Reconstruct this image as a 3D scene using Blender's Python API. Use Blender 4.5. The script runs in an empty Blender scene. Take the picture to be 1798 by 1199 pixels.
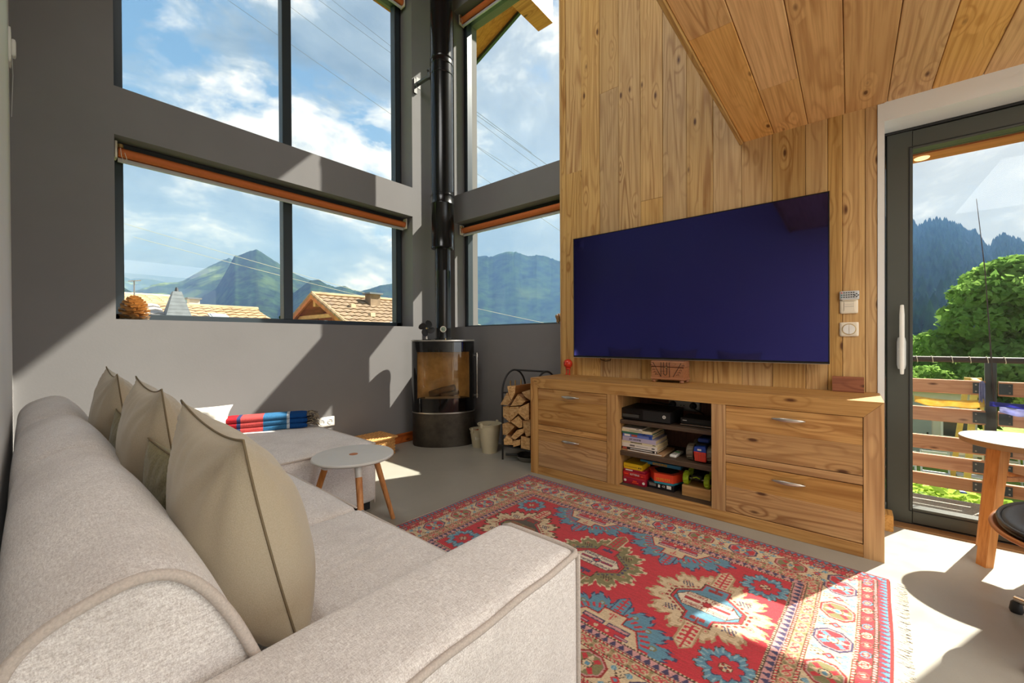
import bpy, bmesh, math, random
import numpy as np
from mathutils import Vector, Matrix, noise as mnoise

random.seed(7)
rng = np.random.default_rng(11)
SC = bpy.context.scene
COL = SC.collection
PI = math.pi

# ------------------------------------------------------------------ camera
cd = bpy.data.cameras.new('camera')
cam = bpy.data.objects.new('camera', cd)
COL.objects.link(cam)
SC.camera = cam
cd.sensor_width = 36.0
cd.lens = 711.0 / 1798.0 * 36.0
cd.clip_start, cd.clip_end = 0.02, 30000
TH, PIT, ROL = math.radians(39.83), math.radians(-0.29247), math.atan2(7, 1446)
d0 = Vector((math.cos(TH), math.sin(TH), 0)); r0 = Vector((math.sin(TH), -math.cos(TH), 0)); u0 = Vector((0, 0, 1))
d1 = d0 * math.cos(PIT) + u0 * math.sin(PIT); u1 = u0 * math.cos(PIT) - d0 * math.sin(PIT)
rr = r0 * math.cos(ROL) - u1 * math.sin(ROL); uu = u1 * math.cos(ROL) + r0 * math.sin(ROL)
M = Matrix((rr, uu, -d1)).transposed().to_4x4()
M.translation = (0, 0, 1.05)
cam.matrix_world = M

# ------------------------------------------------------------------ exposure
vs = SC.view_settings
vs.view_transform = 'Standard'; vs.look = 'None'; vs.gamma = 1; vs.use_curve_mapping = False
vs.exposure = 0.08
try:
    SC.cycles.use_denoising = True
    SC.cycles.max_bounces = 10; SC.cycles.diffuse_bounces = 5; SC.cycles.glossy_bounces = 4
    SC.cycles.transmission_bounces = 8; SC.cycles.transparent_max_bounces = 24; SC.cycles.volume_bounces = 0
    SC.cycles.sample_clamp_indirect = 6.0
    SC.cycles.caustics_reflective = False; SC.cycles.caustics_refractive = False
except Exception:
    pass

# ------------------------------------------------------------------ sun, lamps, sky
SUN = Vector((0.908, -0.419, 1.008)).normalized()
sl = bpy.data.lights.new('sun', 'SUN'); sl.energy = 14.5; sl.angle = math.radians(0.6); sl.color = (1.0, 0.93, 0.80)
so = bpy.data.objects.new('sun', sl); COL.objects.link(so)
so.rotation_euler = SUN.to_track_quat('Z', 'Y').to_euler()

def area(name, loc, target, sx, sy, watt, col=(1, 1, 1)):
    l = bpy.data.lights.new(name, 'AREA'); l.shape = 'RECTANGLE'; l.size = sx; l.size_y = sy; l.energy = watt; l.color = col
    o = bpy.data.objects.new(name, l); COL.objects.link(o); o.location = loc
    o.rotation_euler = (Vector(loc) - Vector(target)).to_track_quat('Z', 'Y').to_euler()
    return o

# unseen fill lamps added: two behind the camera, one high at the left
area('rear_fill', (1.5, -3.9, 1.22), (1.5, 0, 1.15), 2.7, 2.0, 42, (0.94, 0.97, 1.0))
area('ceiling_fill', (1.3, -1.6, 2.27), (1.3, -1.6, 0), 1.6, 1.6, 50, (1.0, 0.95, 0.88))
area('void_fill', (0.02, 1.3, 4.3), (3, .7, 2.4), 1.6, 1.6, 80, (1.0, 0.97, 0.93))

def build_world():
    w = bpy.data.worlds.new('sky'); SC.world = w; w.use_nodes = True
    nt = w.node_tree; N = nt.nodes; L = nt.links
    N.clear()
    def nd(t, **k):
        n = N.new(t)
        for a, b in k.items(): setattr(n, a, b)
        return n
    def math_(op, a, b=None, clamp=False):
        n = nd('ShaderNodeMath', operation=op, use_clamp=clamp)
        for i, v in enumerate((a, b)):
            if v is None: continue
            if hasattr(v, 'node'): L.new(v, n.inputs[i])
            else: n.inputs[i].default_value = v
        return n.outputs[0]
    def ramp(src, stops):
        n = nd('ShaderNodeValToRGB'); cr = n.color_ramp
        while len(cr.elements) < len(stops): cr.elements.new(0.5)
        for e, (p, c) in zip(cr.elements, stops): e.position = p; e.color = (*c, 1)
        L.new(src, n.inputs[0]); return n.outputs[0]
    def mix(f, a, b, op='MIX'):
        n = nd('ShaderNodeMix', data_type='RGBA', blend_type=op)
        if hasattr(f, 'node'): L.new(f, n.inputs[0])
        else: n.inputs[0].default_value = f
        for i, v in ((6, a), (7, b)):
            if hasattr(v, 'node'): L.new(v, n.inputs[i])
            else: n.inputs[i].default_value = (*v, 1)
        return n.outputs[2]
    tc = nd('ShaderNodeTexCoord')
    nrm = nd('ShaderNodeVectorMath', operation='NORMALIZE'); L.new(tc.outputs['Generated'], nrm.inputs[0])
    sep = nd('ShaderNodeSeparateXYZ'); L.new(nrm.outputs[0], sep.inputs[0])
    z = math_('MAXIMUM', sep.outputs[2], 0.0)
    cmb = nd('ShaderNodeCombineXYZ'); L.new(sep.outputs[0], cmb.inputs[0]); L.new(sep.outputs[1], cmb.inputs[1]); L.new(math_('MULTIPLY', sep.outputs[2], 1.7), cmb.inputs[2])
    def fbm(vec, scale, detail, rough, dist, off):
        mp = nd('ShaderNodeMapping'); L.new(vec, mp.inputs[0]); mp.inputs['Location'].default_value = off
        n = nd('ShaderNodeTexNoise', noise_dimensions='3D'); n.inputs['Scale'].default_value = scale
        n.inputs['Detail'].default_value = detail; n.inputs['Roughness'].default_value = rough; n.inputs['Distortion'].default_value = dist
        L.new(mp.outputs[0], n.inputs['Vector']); return n.outputs['Fac']
    cover = fbm(cmb.outputs[0], 2.3, 10, 0.58, 0.3, (6.6, 2.2, 8.1))
    body = fbm(cmb.outputs[0], 3.0, 10, 0.60, 0.3, (4.4, 1.3, 7.7))
    base = ramp(z, [(0.0, (0.38, 0.55, 0.76)), (0.22, (0.18, 0.40, 0.68)), (1.0, (0.07, 0.22, 0.46))])
    cloud = ramp(body, [(0.38, (0.17, 0.27, 0.36)), (0.49, (0.33, 0.44, 0.53)), (0.535, (0.62, 0.70, 0.76)), (0.58, (1.10, 1.10, 1.08))])
    m = ramp(cover, [(0.385, (0, 0, 0)), (0.445, (1, 1, 1))])
    sky = mix(m, base, cloud)
    # brightening of the thin cloud around the sun
    dt = nd('ShaderNodeVectorMath', operation='DOT_PRODUCT'); L.new(nrm.outputs[0], dt.inputs[0]); dt.inputs[1].default_value = SUN
    g = math_('POWER', math_('MAXIMUM', dt.outputs['Value'], 0.0), 3.0)
    sky = mix(math_('MULTIPLY', g, 0.75, True), sky, (1.25, 1.22, 1.15))
    gnd = mix(math_('GREATER_THAN', sep.outputs[2], -0.01), (0.10, 0.12, 0.07), sky)
    bg = nd('ShaderNodeBackground'); bg.inputs['Strength'].default_value = 0.92; L.new(gnd, bg.inputs[0])
    out = nd('ShaderNodeOutputWorld'); L.new(bg.outputs[0], out.inputs[0])
build_world()

# ------------------------------------------------------------------ colour
def s2l(c): return c / 12.92 if c <= 0.04045 else ((c + 0.055) / 1.055) ** 2.4
def C(r, g, b): return (s2l(r / 255), s2l(g / 255), s2l(b / 255), 1.0)

class NT:
    """small helper for building node materials"""
    def __init__(s, name):
        s.m = bpy.data.materials.new(name); s.m.use_nodes = True
        s.nt = s.m.node_tree; s.N = s.nt.nodes; s.L = s.nt.links
        s.b = s.N['Principled BSDF']; s.out = s.N['Material Output']
        s._tc = None
    def nd(s, t, **k):
        n = s.N.new(t)
        for a, b in k.items(): setattr(n, a, b)
        return n
    def put(s, sock, v):
        if hasattr(v, 'is_output'): s.L.new(v, sock)
        elif isinstance(v, (tuple, list)) and len(v) == 3 and sock.type == 'RGBA': sock.default_value = (*v, 1)
        else: sock.default_value = v
    def obj(s):
        if s._tc is None: s._tc = s.nd('ShaderNodeTexCoord')
        return s._tc.outputs['Object']
    def rnd(s): return s.nd('ShaderNodeObjectInfo').outputs['Random']
    def mth(s, op, a, b=None, clamp=False):
        n = s.nd('ShaderNodeMath', operation=op, use_clamp=clamp); s.put(n.inputs[0], a)
        if b is not None: s.put(n.inputs[1], b)
        return n.outputs[0]
    def vec(s, op, a, b=None):
        n = s.nd('ShaderNodeVectorMath', operation=op); s.put(n.inputs[0], a)
        if b is not None:
            s.put(n.inputs['Scale'] if op == 'SCALE' else n.inputs[1], b)
        return n.outputs[0]
    def mp(s, v, scale=(1, 1, 1), loc=(0, 0, 0), rot=(0, 0, 0)):
        n = s.nd('ShaderNodeMapping'); s.L.new(v, n.inputs[0]); n.inputs['Scale'].default_value = scale
        n.inputs['Location'].default_value = loc; n.inputs['Rotation'].default_value = rot; return n.outputs[0]
    def noise(s, v, scale, detail=2, rough=.5, dist=0):
        n = s.nd('ShaderNodeTexNoise'); s.L.new(v, n.inputs['Vector']); n.inputs['Scale'].default_value = scale
        n.inputs['Detail'].default_value = detail; n.inputs['Roughness'].default_value = rough; n.inputs['Distortion'].default_value = dist
        return n.outputs['Fac']
    def vor(s, v, scale, rnd=1.0):
        n = s.nd('ShaderNodeTexVoronoi'); s.L.new(v, n.inputs['Vector']); n.inputs['Scale'].default_value = scale
        n.inputs['Randomness'].default_value = rnd; return n.outputs['Distance']
    def ramp(s, f, stops, interp='LINEAR'):
        n = s.nd('ShaderNodeValToRGB'); cr = n.color_ramp; cr.interpolation = interp
        while len(cr.elements) < len(stops): cr.elements.new(0.5)
        for e, (p, c) in zip(cr.elements, stops):
            e.position = p; e.color = c if not isinstance(c, (int, float)) else (c, c, c, 1)
        s.put(n.inputs[0], f); return n.outputs[0]
    def mr(s, v, a, b, c=0.0, d=1.0):
        n = s.nd('ShaderNodeMapRange'); s.put(n.inputs[0], v)
        for i, k in enumerate((a, b, c, d)): n.inputs[i + 1].default_value = k
        return n.outputs[0]
    def mix(s, f, a, b, op='MIX'):
        n = s.nd('ShaderNodeMix', data_type='RGBA', blend_type=op); s.put(n.inputs[0], f)
        s.put(n.inputs[6], a); s.put(n.inputs[7], b); return n.outputs[2]
    def bump(s, h, strength=.3, dist=.01):
        n = s.nd('ShaderNodeBump'); n.inputs['Strength'].default_value = strength; n.inputs['Distance'].default_value = dist
        s.put(n.inputs['Height'], h); s.L.new(n.outputs[0], s.b.inputs['Normal']); return n
    def col(s, v): s.put(s.b.inputs['Base Color'], v); return s
    def set(s, **k):
        for a, v in k.items(): s.put(s.b.inputs[a.replace('_', ' ')], v)
        return s

MAT = {}
def plain(name, col, rough=.5, metal=0.0, spec=.5, var=0.0, nscale=8, bump=0.0):
    """painted / moulded surface: slight procedural mottling on one colour"""
    t = NT(name); o = t.obj()
    n = t.noise(o, nscale, 4, .6)
    k = max(var, 0.03)
    dark = tuple(c * (1 - k) for c in col[:3]) + (1,); lite = tuple(min(1, c * (1 + k)) for c in col[:3]) + (1,)
    t.col(t.ramp(n, [(0.3, dark), (0.7, lite)]))
    t.set(Roughness=rough, Metallic=metal); t.b.inputs['Specular IOR Level'].default_value = spec
    if bump: t.bump(t.noise(o, nscale * 12, 3, .6), bump, .003)
    MAT[name] = t.m; return t.m

def wood(name, axis, light, dark, knotc, ring=6.0, rough=.55, knots=1.0, s=1.0, contrast=.75, spec=.35):
    """softwood board: cathedral rings, fibres and knots running along one axis; every object shifts its own grain"""
    t = NT(name)
    r = t.rnd()
    off = t.nd('ShaderNodeCombineXYZ')
    for i, k in enumerate((13.7, 29.3, 7.9)): t.L.new(t.mth('MULTIPLY', r, k), off.inputs[i])
    v = t.vec('ADD', t.obj(), off.outputs[0])
    def sc(al, ac): return tuple(al * s if i == axis else ac * s for i in range(3))
    kd = t.vor(t.mp(v, sc(3.0, 8.5)), 1.0)
    n1 = t.noise(t.mp(v, sc(.40, 6.0)), 1.0, 1.6, .5, .25)
    pull = t.mr(kd, 0.0, .34, .16, 0.0)
    rings = t.mth('SINE', t.mth('MULTIPLY', t.mth('ADD', n1, pull), ring * 6.283 * 2.0))
    w = t.mth('POWER', t.mr(rings, -1, 1), 3.2)
    fade = t.mr(t.noise(t.mp(v, sc(.7, 7)), 1.0, 2, .5), .38, .68, .25, 1.0)
    w = t.mth('MULTIPLY', w, fade)
    fib = t.noise(t.mp(v, sc(2.2, 95)), 1.0, 3, .6)
    blot = t.noise(t.mp(v, sc(.8, 4)), 1.0, 2, .5)
    c = t.mix(t.mth('MULTIPLY', w, contrast * 1.15, True), light, dark)
    c = t.mix(t.mth('MULTIPLY', t.mr(fib, .42, .70), .55), c, dark)
    c = t.mix(t.mth('MULTIPLY', t.mr(blot, .5, .8), .25), c, tuple(x * .75 for x in light[:3]) + (1,))
    kk = t.mth('MULTIPLY', t.mr(kd, .105, .045, 0, 1), knots, True)
    c = t.mix(kk, c, knotc)
    hsv = t.nd('ShaderNodeHueSaturation'); t.L.new(c, hsv.inputs['Color'])
    t.L.new(t.mr(r, 0, 1, .86, 1.10), hsv.inputs['Value']); t.L.new(t.mr(t.mth('FRACT', t.mth('MULTIPLY', r, 7.3)), 0, 1, .9, 1.08), hsv.inputs['Saturation'])
    t.col(hsv.outputs[0]); t.set(Roughness=t.mr(fib, .3, .7, rough - .08, rough + .1)); t.b.inputs['Specular IOR Level'].default_value = spec
    t.bump(t.mth('ADD', t.mth('MULTIPLY', w, -.5), t.mth('MULTIPLY', fib, -.6)), .22, .004)
    MAT[name] = t.m; return t.m

def glass_mat(name, tint=(1, 1, 1, 1), refl=1.0, ior=1.45):
    """thin clear pane: lets light straight through and mirrors a little by Fresnel"""
    t = NT(name); t.N.remove(t.b)
    tr = t.nd('ShaderNodeBsdfTransparent'); tr.inputs[0].default_value = tint
    gl = t.nd('ShaderNodeBsdfGlossy'); gl.inputs['Roughness'].default_value = 0.005
    fr = t.nd('ShaderNodeLayerWeight'); fr.inputs['Blend'].default_value = .5
    f5 = t.mth('POWER', fr.outputs['Facing'], 5.0)
    mx = t.nd('ShaderNodeMixShader'); t.L.new(t.mth('MULTIPLY', t.mr(f5, 0, 1, .04, 1.0), refl * .55, True), mx.inputs[0])
    t.L.new(tr.outputs[0], mx.inputs[1]); t.L.new(gl.outputs[0], mx.inputs[2]); t.L.new(mx.outputs[0], t.out.inputs[0])
    MAT[name] = t.m; return t.m

def fabric(name, c1, c2, scale=260, rough=.95, bump=.5, axis=None, sheen=.25, blot=.12):
    """woven cloth: yarn-sized noise, soft cross-weave streaks and large rubbed patches"""
    t = NT(name); o = t.obj()
    n = t.noise(o, scale, 2, .6)
    if axis is not None:
        a_ = t.noise(t.mp(o, (.22, 1, 1)), scale * .8, 2, .6); b_ = t.noise(t.mp(o, (1, .22, .5)), scale * .8, 2, .6)
        n = t.mth('ADD', t.mth('MULTIPLY', n, .4), t.mth('MULTIPLY', t.mth('ADD', a_, b_), .3))
    n2 = t.noise(o, 6, 4, .65)
    c = t.ramp(n, [(.38, c1), (.62, c2)])
    c = t.mix(t.mr(n2, .45, .72, 0, blot * 3), c, tuple(x * .82 for x in c1[:3]) + (1,))
    t.col(c); t.set(Roughness=rough); t.b.inputs['Specular IOR Level'].default_value = .15
    t.b.inputs['Sheen Weight'].default_value = sheen
    t.bump(n, bump, .0025)
    MAT[name] = t.m; return t.m

HON_L, HON_D, HON_K = C(206, 166, 106), C(150, 102, 52), C(92, 56, 28)
wood('pine_x', 0, HON_L, HON_D, HON_K)
wood('pine_y', 1, HON_L, HON_D, HON_K)
wood('pine_z', 2, HON_L, HON_D, HON_K)
CAB_L, CAB_D, CAB_K = C(198, 154, 98), C(138, 90, 46), C(88, 52, 26)
wood('cabinet_pine_x', 0, CAB_L, CAB_D, CAB_K)
wood('cabinet_pine_y', 1, CAB_L, CAB_D, CAB_K)
wood('cabinet_pine_z', 2, CAB_L, CAB_D, CAB_K)
wood('ceiling_pine', 0, C(230, 180, 116), C(180, 122, 64), C(110, 66, 32))
wood('skirting_pine', 0, C(176, 96, 52), C(120, 58, 30), C(70, 34, 18))
wood('red_block', 1, C(150, 88, 52), C(96, 42, 22), C(50, 24, 14), ring=4)
wood('larch_y', 1, C(236, 174, 130), C(200, 128, 88), C(110, 60, 36), ring=4)
wood('soffit_wood', 1, C(206, 124, 78), C(160, 84, 48), C(90, 50, 26), s=.6)
wood('oak_leg', 2, C(206, 144, 86), C(150, 88, 40), C(120, 70, 36), ring=3, knots=0, contrast=.5)
wood('log_bark_wood', 0, C(176, 128, 84), C(120, 80, 48), C(90, 54, 30), ring=3, knots=.3)
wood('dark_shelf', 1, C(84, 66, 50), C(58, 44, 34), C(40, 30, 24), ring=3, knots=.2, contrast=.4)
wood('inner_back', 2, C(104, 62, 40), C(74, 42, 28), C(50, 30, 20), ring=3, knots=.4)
wood('carved_wood', 1, C(168, 116, 82), C(120, 76, 52), C(70, 40, 28), s=3)

def endgrain():
    t = NT('log_end'); r = t.rnd(); o = t.obj()
    off = t.nd('ShaderNodeCombineXYZ'); t.L.new(t.mth('MULTIPLY', r, 17.0), off.inputs[1]); t.L.new(t.mth('MULTIPLY', r, 31.0), off.inputs[2])
    v = t.vec('ADD', o, off.outputs[0])
    n = t.noise(t.mp(v, (20, 26, 60)), 1.0, 3, .6)
    c = t.ramp(n, [(.35, C(192, 144, 88)), (.65, C(232, 192, 136))])
    wv = t.mth('SINE', t.mth('MULTIPLY', t.noise(t.mp(v, (1, 9, 22)), 1.0, 1, .4), 60.0))
    c = t.mix(t.mr(wv, .5, 1, 0, .35), c, C(130, 82, 42))
    hs = t.nd('ShaderNodeHueSaturation'); t.L.new(c, hs.inputs['Color']); t.L.new(t.mr(r, 0, 1, .72, 1.08), hs.inputs['Value'])
    t.col(hs.outputs[0]); t.set(Roughness=.85); t.bump(n, .5, .004); MAT['log_end'] = t.m
endgrain()

def paint(name, col, var=.05, bump=.12):
    t = NT(name); o = t.obj()
    n = t.noise(o, 1.6, 4, .6); n2 = t.noise(o, 90, 3, .6)
    lo = tuple(c * (1 - var) for c in col[:3]) + (1,); hi = tuple(min(1, c * (1 + var)) for c in col[:3]) + (1,)
    t.col(t.ramp(n, [(.3, lo), (.7, hi)])); t.set(Roughness=.8); t.b.inputs['Specular IOR Level'].default_value = .2
    t.bump(n2, bump, .002); MAT[name] = t.m
paint('grey_paint', C(122, 120, 120))
paint('white_paint', C(222, 222, 220), .02)
paint('outside_render', C(186, 176, 160), .06)

def concrete():
    t = NT('polished_concrete'); o = t.obj()
    a = t.noise(o, 1.1, 5, .6, .4); b = t.noise(o, 9, 6, .65, .2); g = t.noise(o, 160, 2, .5)
    c = t.ramp(a, [(.3, C(146, 143, 133)), (.7, C(162, 158, 147))])
    c = t.mix(t.mr(b, .42, .7, 0, .3), c, C(170, 167, 157)); c = t.mix(t.mr(g, .62, .7, 0, .25), c, C(140, 132, 118))
    t.col(c); t.set(Roughness=t.mr(b, .3, .7, .30, .44)); t.b.inputs['Specular IOR Level'].default_value = .4
    t.bump(b, .05, .002); MAT['polished_concrete'] = t.m
concrete()

fabric('sofa_chenille', C(194, 187, 184), C(252, 250, 248), 560, bump=.7, axis=1)
fabric('cushion_velvet', C(182, 170, 147), C(192, 181, 159), 500, bump=.10, sheen=.3, blot=.08)
fabric('olive_velvet', C(120, 112, 78), C(140, 132, 96), 160, bump=.12)
fabric('white_cotton', C(226, 220, 208), C(240, 236, 226), 300, bump=.3)
plain('seam_cord', C(122, 108, 84), .9)
plain('sofa_piping', C(204, 194, 186), .95, var=.15, nscale=300, bump=.4)
plain('black_steel', C(34, 33, 33), .42, .6, var=.15)
plain('matt_black', C(24, 24, 25), .55, 0)
plain('gloss_black', C(8, 8, 9), .06, 0, .6)
plain('frame_grey', C(50, 60, 66), .4, .2)
plain('door_grey', C(70, 72, 66), .42, .15)
plain('chrome', C(210, 206, 198), .18, 1.0)
plain('brushed_steel', C(196, 192, 184), .32, 1.0)
plain('brass', C(206, 176, 120), .3, 1.0)
plain('white_plastic', C(228, 226, 220), .4)
plain('ivory_plastic', C(226, 216, 196), .45)
plain('grey_plastic', C(150, 150, 146), .5)
plain('light_grey_plastic', C(190, 192, 192), .5)
plain('cream_enamel', C(196, 186, 158), .4, 0, .5, .06)
plain('zinc', C(150, 150, 148), .4, .7)
plain('blind_rust', C(196, 106, 54), .7, 0, .3, .05, 60)
plain('white_laminate', C(206, 206, 202), .38)
plain('laminate_cream', C(176, 170, 158), .35)
plain('edge_brown', C(150, 112, 72), .5)
plain('stove_iron', C(72, 66, 58), .5, .7, var=.25, nscale=14, bump=.15)
plain('flue_black', C(30, 31, 32), .22, .45, .6, .1, 30)
plain('firebrick', C(226, 200, 156), .9, 0, .2, .2, 12, .4)
plain('ash_log', C(112, 96, 82), .9, 0, .2, .3, 20, .5)
plain('red_plastic', C(206, 56, 34), .35)
plain('dark_line', C(40, 26, 18), .8)
plain('black_leather', C(26, 27, 28), .30, 0, .5, .15, 60, .25)
plain('ply_edge', C(176, 110, 60), .5)
plain('wicker', C(204, 152, 92), .75, 0, .3, .4, 110, .6)
plain('pinecone', C(200, 160, 108), .7, 0, .3, .3, 90, .3)
plain('rubber_black', C(20, 20, 20), .8)

def tv_screen():
    t = NT('tv_screen'); t.col((0.002, 0.0015, 0.008, 1)); t.set(Roughness=.3); t.b.inputs['Specular IOR Level'].default_value = 0
    gl = t.nd('ShaderNodeBsdfGlossy'); gl.inputs['Roughness'].default_value = .05; gl.inputs[0].default_value = (.085, .085, .40, 1)
    n = t.noise(t.obj(), 3, 2)
    t.L.new(t.mr(n, 0, 1, .045, .055), gl.inputs['Roughness'])
    mx = t.nd('ShaderNodeMixShader'); mx.inputs[0].default_value = .58
    t.L.new(t.b.outputs[0], mx.inputs[1]); t.L.new(gl.outputs[0], mx.inputs[2]); t.L.new(mx.outputs[0], t.out.inputs[0]); MAT['tv_screen'] = t.m
tv_screen()
glass_mat('clear_glass', (.97, .985, .99, 1), .5)
glass_mat('stove_glass', (.86, .78, .66, 1), 1.2)

# ------------------------------------------------------------------ mesh builder
class MB:
    def __init__(s): s.v = []; s.f = []; s.mi = []
    def add(s, vs_, fs, m=0):
        o = len(s.v); s.v += [tuple(p) for p in vs_]; s.f += [tuple(i + o for i in f) for f in fs]; s.mi += [m] * len(fs); return s
    def box(s, x0, x1, y0, y1, z0, z1, m=0):
        return s.add([(x0, y0, z0), (x1, y0, z0), (x1, y1, z0), (x0, y1, z0), (x0, y0, z1), (x1, y0, z1), (x1, y1, z1), (x0, y1, z1)],
                     [(3, 2, 1, 0), (4, 5, 6, 7), (0, 1, 5, 4), (1, 2, 6, 5), (2, 3, 7, 6), (3, 0, 4, 7)], m)
    def cbox(s, x0, x1, y0, y1, z0, z1, c=.004, axis=2, m=0):
        """box with its four long edges chamfered, run along one axis"""
        lo = [x0, y0, z0]; hi = [x1, y1, z1]; a, b = [i for i in range(3) if i != axis]
        A0, A1, B0, B1 = lo[a], hi[a], lo[b], hi[b]
        pts = [(A0 + c, B0), (A1 - c, B0), (A1, B0 + c), (A1, B1 - c), (A1 - c, B1), (A0 + c, B1), (A0, B1 - c), (A0, B0 + c)]
        def mk(p, w):
            q = [0, 0, 0]; q[a], q[b], q[axis] = p[0], p[1], w; return tuple(q)
        V = [mk(p, lo[axis]) for p in pts] + [mk(p, hi[axis]) for p in pts]; n = 8
        F = [tuple(range(n))[::-1], tuple(range(n, 2 * n))] + [(i, (i + 1) % n, n + (i + 1) % n, n + i) for i in range(n)]
        if axis == 1: F = [f[::-1] for f in F]
        return s.add(V, F, m)
    def prism(s, poly, h0, h1, axis=2, m=0):
        """polygon in the plane across AXIS, pulled from h0 to h1"""
        n = len(poly); idx = [i for i in range(3) if i != axis]
        def mk(p, w):
            q = [0, 0, 0]; q[idx[0]], q[idx[1]], q[axis] = p[0], p[1], w; return tuple(q)
        ar = sum(poly[i][0] * poly[(i + 1) % n][1] - poly[(i + 1) % n][0] * poly[i][1] for i in range(n))
        P = poly if ar > 0 else poly[::-1]
        V = [mk(p, h0) for p in P] + [mk(p, h1) for p in P]
        F = [tuple(range(n))[::-1], tuple(range(n, 2 * n))] + [(i, (i + 1) % n, n + (i + 1) % n, n + i) for i in range(n)]
        if axis == 1: F = [f[::-1] for f in F]
        return s.add(V, F, m)
    def tube(s, path, r, n=10, cap=True, m=0, closed=False):
        P = [Vector(p) for p in path]; k = len(P); R = r if isinstance(r, (list, tuple)) else [r] * k
        V = []; up = None
        for i, p in enumerate(P):
            t = (P[(i + 1) % k] - P[i - 1]) if closed else (P[min(i + 1, k - 1)] - P[max(i - 1, 0)])
            t = t.normalized() if t.length > 1e-9 else Vector((0, 0, 1))
            if up is None:
                up = t.orthogonal().normalized()
            up = (up - t * up.dot(t)); up = up.normalized() if up.length > 1e-6 else t.orthogonal().normalized()
            sd = t.cross(up)
            for j in range(n):
                a = 2 * PI * j / n; V.append(p + (up * math.cos(a) + sd * math.sin(a)) * R[i])
        F = []
        for i in range(k if closed else k - 1):
            for j in range(n):
                a, b = i * n + j, i * n + (j + 1) % n; i2 = (i + 1) % k
                F.append((a, b, i2 * n + (j + 1) % n, i2 * n + j))
        if cap and not closed: F += [tuple(range(n))[::-1], tuple(range((k - 1) * n, k * n))]
        return s.add(V, F, m)
    def cyl(s, p0, p1, r0, r1=None, n=16, m=0): return s.tube([p0, p1], [r0, r0 if r1 is None else r1], n, True, m)
    def lathe(s, prof, n=24, c=(0, 0, 0), sx=1.0, sy=1.0, m=0, cap=True):
        V = []; k = len(prof)
        for (r, z) in prof:
            for j in range(n):
                a = 2 * PI * j / n; V.append((c[0] + r * math.cos(a) * sx, c[1] + r * math.sin(a) * sy, c[2] + z))
        F = [(i * n + j, i * n + (j + 1) % n, (i + 1) * n + (j + 1) % n, (i + 1) * n + j) for i in range(k - 1) for j in range(n)]
        if cap: F += [tuple(range(n))[::-1], tuple(range((k - 1) * n, k * n))]
        return s.add(V, F, m)
    def grid(s, fn, nu, nv, m=0):
        V = [fn(i / nu, j / nv) for i in range(nu + 1) for j in range(nv + 1)]
        F = [(i * (nv + 1) + j, (i + 1) * (nv + 1) + j, (i + 1) * (nv + 1) + j + 1, i * (nv + 1) + j + 1) for i in range(nu) for j in range(nv)]
        return s.add(V, F, m)
    def soft(s, x0, x1, y0, y1, z0, z1, r=.04, n=10, top=0.0, side=0.0, nz=0.0, m=0, seed=0):
        """upholstered block: rounded edges, crowned top, slightly swelling sides"""
        bm = bmesh.new(); bmesh.ops.create_cube(bm, size=2.0)
        bmesh.ops.subdivide_edges(bm, edges=bm.edges[:], cuts=n, use_grid_fill=True)
        cx, cy, cz = (x0 + x1) / 2, (y0 + y1) / 2, (z0 + z1) / 2; hx, hy, hz = (x1 - x0) / 2, (y1 - y0) / 2, (z1 - z0) / 2
        r = min(r, hx * .98, hy * .98, hz * .98)
        def warp(t, h):                      # push cuts towards the rounded edges
            e = (h - r) / h; a = abs(t)
            return math.copysign(a, t)
        for v in bm.verts:
            p = Vector((warp(v.co.x, hx) * hx, warp(v.co.y, hy) * hy, warp(v.co.z, hz) * hz))
            q = Vector((max(-hx + r, min(hx - r, p.x)), max(-hy + r, min(hy - r, p.y)), max(-hz + r, min(hz - r, p.z))))
            dlt = p - q
            if dlt.length > 1e-9: p = q + dlt.normalized() * r
            ux, uy, uz = p.x / hx, p.y / hy, p.z / hz
            if top and uz > 0: p.z += top * uz * max(0, 1 - ux ** 2) ** .6 * max(0, 1 - uy ** 2) ** .6
            if side:
                p.x += side * ux * max(0, 1 - uz ** 2) * max(0, 1 - uy ** 2); p.y += side * uy * max(0, 1 - uz ** 2) * max(0, 1 - ux ** 2)
            w = Vector((cx, cy, cz)) + p
            if nz: w += Vector((0, 0, 1)) * nz * mnoise.noise(w * 5 + Vector((seed, 0, 0)))
            v.co = w
        bm.verts.index_update()
        s.add([v.co[:] for v in bm.verts], [[v.index for v in f.verts] for f in bm.faces], m); bm.free(); return s
    def build(s, name, mats, parent=None, smooth=False, center=True, flat_angle=None):
        me = bpy.data.meshes.new(name)
        V = np.array(s.v, float)
        c = np.zeros(3)
        if center and len(V):
            lo, hi = V.min(0), V.max(0); c = np.array([(lo[0] + hi[0]) / 2, (lo[1] + hi[1]) / 2, lo[2]])
        me.from_pydata((V - c).tolist(), [], s.f)
        if not isinstance(mats, (list, tuple)): mats = [mats]
        for k in mats: me.materials.append(MAT[k])
        if any(s.mi): me.polygons.foreach_set('material_index', s.mi)
        if smooth:
            me.polygons.foreach_set('use_smooth', [True] * len(me.polygons))
            if smooth != 2:
                try: me.set_sharp_from_angle(angle=math.radians(40))
                except Exception: pass
        me.update()
        o = bpy.data.objects.new(name, me); COL.objects.link(o); o.location = c
        if parent is not None: o.parent = parent
        return o

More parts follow.
